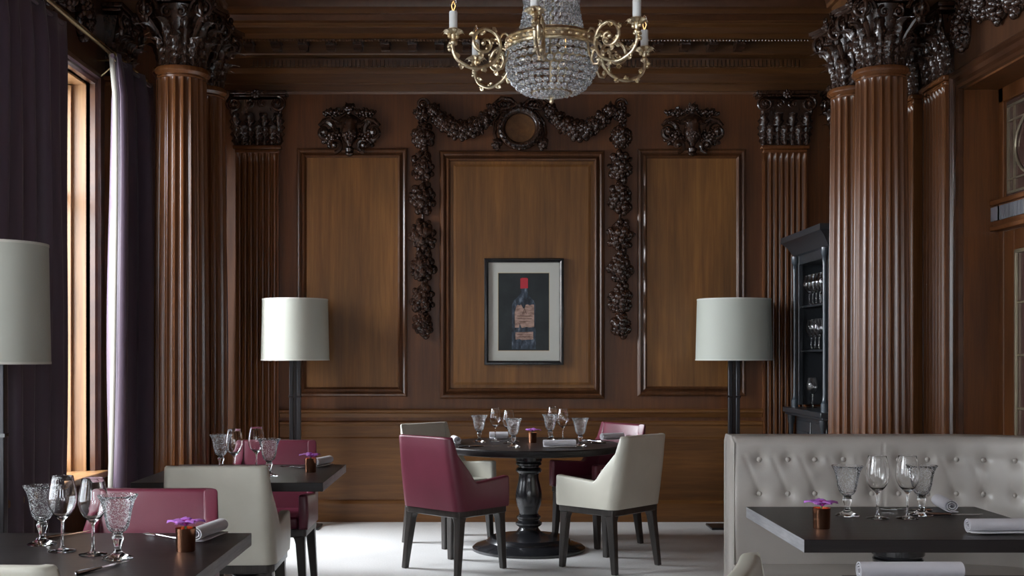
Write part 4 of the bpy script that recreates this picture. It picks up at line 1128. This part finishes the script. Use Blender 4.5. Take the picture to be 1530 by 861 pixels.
for k in range(30):
    a = 2*PI*k/30; c_, s_ = math.cos(a), math.sin(a)
    for z in (2.93,3.0):
        m.add(b0, Matrix.Translation((.125*c_,.125*s_,z)) @ Matrix.Diagonal((.008,.008,.026,1)))
m.build('crystal_drops', M['crystal'], ch, smooth=False)['kind'] = 'stuff'
def arm_part():
    am = MB(); CZ = 2.82
    pts = [(.468,0),(.470,-.03),(.472,-.06),(.466,-.10),(.448,-.132),(.415,-.152),(.375,-.163),(.335,-.158),(.295,-.140),(.264,-.110),(.248,-.072),(.252,-.030),(.275,.002),(.312,.016),(.350,.004),(.372,-.028),(.368,-.064),(.342,-.086),(.310,-.082),(.292,-.058),(.300,-.034),(.320,-.030),(.330,-.045)]
    # smooth
    P = [Vector((a,0,b)) for a, b in pts]; S = []
    for i in range(len(P)-1):
        p0, p1, p2, p3 = P[max(i-1,0)], P[i], P[i+1], P[min(i+2,len(P)-1)]
        for k in range(4):
            t = k/4; S.append(.5*((2*p1)+(p2-p0)*t+(2*p0-5*p1+4*p2-p3)*t*t+(-p0+3*p1-3*p2+p3)*t*t*t))
    S.append(P[-1]); n = len(S)
    am.tube([(p.x,0,p.z+CZ) for p in S], [.0085 if i < n*.75 else .0085-.003*(i-n*.75)/(n*.25) for i in range(n)], 8)
    am.ball((.326,0,-.046+CZ), .012, 8, 6)
    q = random.Random(2)
    lf = acanthus(.030,.022,.006,1,.003)
    for i in range(8, int(n*.9), 5):   # leafy texture along the scroll
        p = S[i]; d = (S[min(i+2,n-1)]-S[i-2]).normalized(); nrm = Vector((-d.z,0,d.x))
        ang = math.atan2(nrm.x, nrm.z); s_ = 1 if (i//5)%2 else -1
        am.add(lf, Matrix.Translation((p.x,0,p.z+CZ)) @ Matrix.Rotation(ang+.7*s_+(PI if s_ < 0 else 0), 4, 'Y'))
        am.ball((p.x+nrm.x*.011*s_, 0, p.z+CZ+nrm.z*.011*s_), .007, 6, 4)
    # c-scrolls to the ring
    for pt in ([(.205,-.01),(.222,.006),(.240,.0),(.250,-.02)], [(.252,-.075),(.236,-.10),(.226,-.13),(.238,-.155),(.262,-.158),(.272,-.138),(.258,-.128)], [(.226,-.13),(.212,-.10),(.205,-.06),(.204,-.02)]):
        am.tube([(a,0,b+CZ) for a, b in pt], .006, 7)
    for a, b in ((.478,-.06),(.458,-.06),(.484,-.088),(.45,-.03),(.486,-.03),(.262,-.140)): am.ball((a,0,b+CZ), .010, 7, 5)
    cup = MB(); cup.lathe([(0,-.075),(.010,-.07),(.015,-.055),(.008,-.045),(.012,-.032),(.010,-.02),(.018,-.008),(.026,-.002),(.026,.003),(0,.003)], 16, (.468,0,CZ))
    lf2 = acanthus(.034,.030,.012,1,.003)
    for k in range(8):
        a = 2*PI*k/8; cup.add(lf2, Matrix.Translation((.468,0,CZ-.022)) @ Matrix.Rotation(a,4,'Z') @ Matrix.Translation((0,-.012,0)) @ Matrix.Rotation(R(42),4,'X'))
    return am, cup
am, cup = arm_part(); arms = None
for k in range(6):
    a = R(18+60*k)
    if k == 0:
        A = am.build('arm', M['gold'], ch, ang=60); Q = cup.build('drip_pan', M['gold'], A, ang=50)
        cd = MB().lathe([(0,.002),(.0185,.002),(.0185,.075),(.0175,.080),(.010,.080),(.010,.074),(0,.074)], 20, (.468,0,2.82)).build('candle', M['candle'], A, ang=50)
        bu = MB().lathe([(.0,.076),(.012,.078),(.0155,.095),(.0150,.115),(.010,.135),(.004,.150),(0,.156)], 18, (.468,0,2.82)).build('bulb', M['glass'], A, ang=60)
        fi = MB().tube([(.468,0,2.90),(.462,0,2.925),(.468,0,2.945),(.474,0,2.925),(.469,0,2.902)], .0012, 5).build('filament', M['filament'], A)
        arms = A
    else: A = copy_tree(arms, ch)
    A.rotation_euler = (0,0,a)

# ------------------------------------------------------------------ light
W_ = bpy.data.worlds.new('sky'); bpy.context.scene.world = W_; W_.use_nodes = True
bg = W_.node_tree.nodes['Background']; bg.inputs[0].default_value = (.86,.93,1,1); bg.inputs[1].default_value = 3.0
def area(name, loc, rot, sx, sy, power, col=(.9,.95,1)):
    l_ = bpy.data.lights.new(name, 'AREA'); l_.shape = 'RECTANGLE'; l_.size = sx; l_.size_y = sy; l_.energy = power; l_.color = col
    o = bpy.data.objects.new(name, l_); C.objects.link(o); o.location = loc; o.rotation_euler = rot; return o
POW = [10, 60, 135, 230]
for i, ((y0,y1,z0,z1), p) in enumerate(zip(WINS, POW)):
    area('daylight_window_%d' % (i+1), (XL-1.25, (y0+y1)/2, (z0+z1)/2+.95), (0, -PI/2+R(38), 0), 2.4, y1-y0+.3, p)
for i, (x0,x1,z0,z1) in enumerate(RW):
    area('daylight_rear_%d' % (i+1), ((x0+x1)/2, YF-1.2, (z0+z1)/2+.8), (PI/2-R(28), 0, 0), x1-x0, 2.4, 10)

# ------------------------------------------------------------------ camera
cd = bpy.data.cameras.new('camera'); cam = bpy.data.objects.new('camera', cd); C.objects.link(cam)
cam.location = (0,0,EYE); cam.rotation_euler = (PI/2,0,0); cd.sensor_width = 36; cd.lens = 36*F/1530
cd.shift_x = (765-VX)/1530; cd.shift_y = -(430.5-HY)/1530
cd.clip_start = .05
bpy.context.scene.camera = cam
sc = bpy.context.scene
sc.view_settings.view_transform = 'Standard'; sc.view_settings.look = 'None'; sc.view_settings.gamma = 1; sc.view_settings.use_curve_mapping = False
sc.view_settings.exposure = 1.45
sc.cycles.use_denoising = True; sc.cycles.max_bounces = 12; sc.cycles.transmission_bounces = 10; sc.cycles.diffuse_bounces = 5
sc.cycles.sample_clamp_indirect = 6
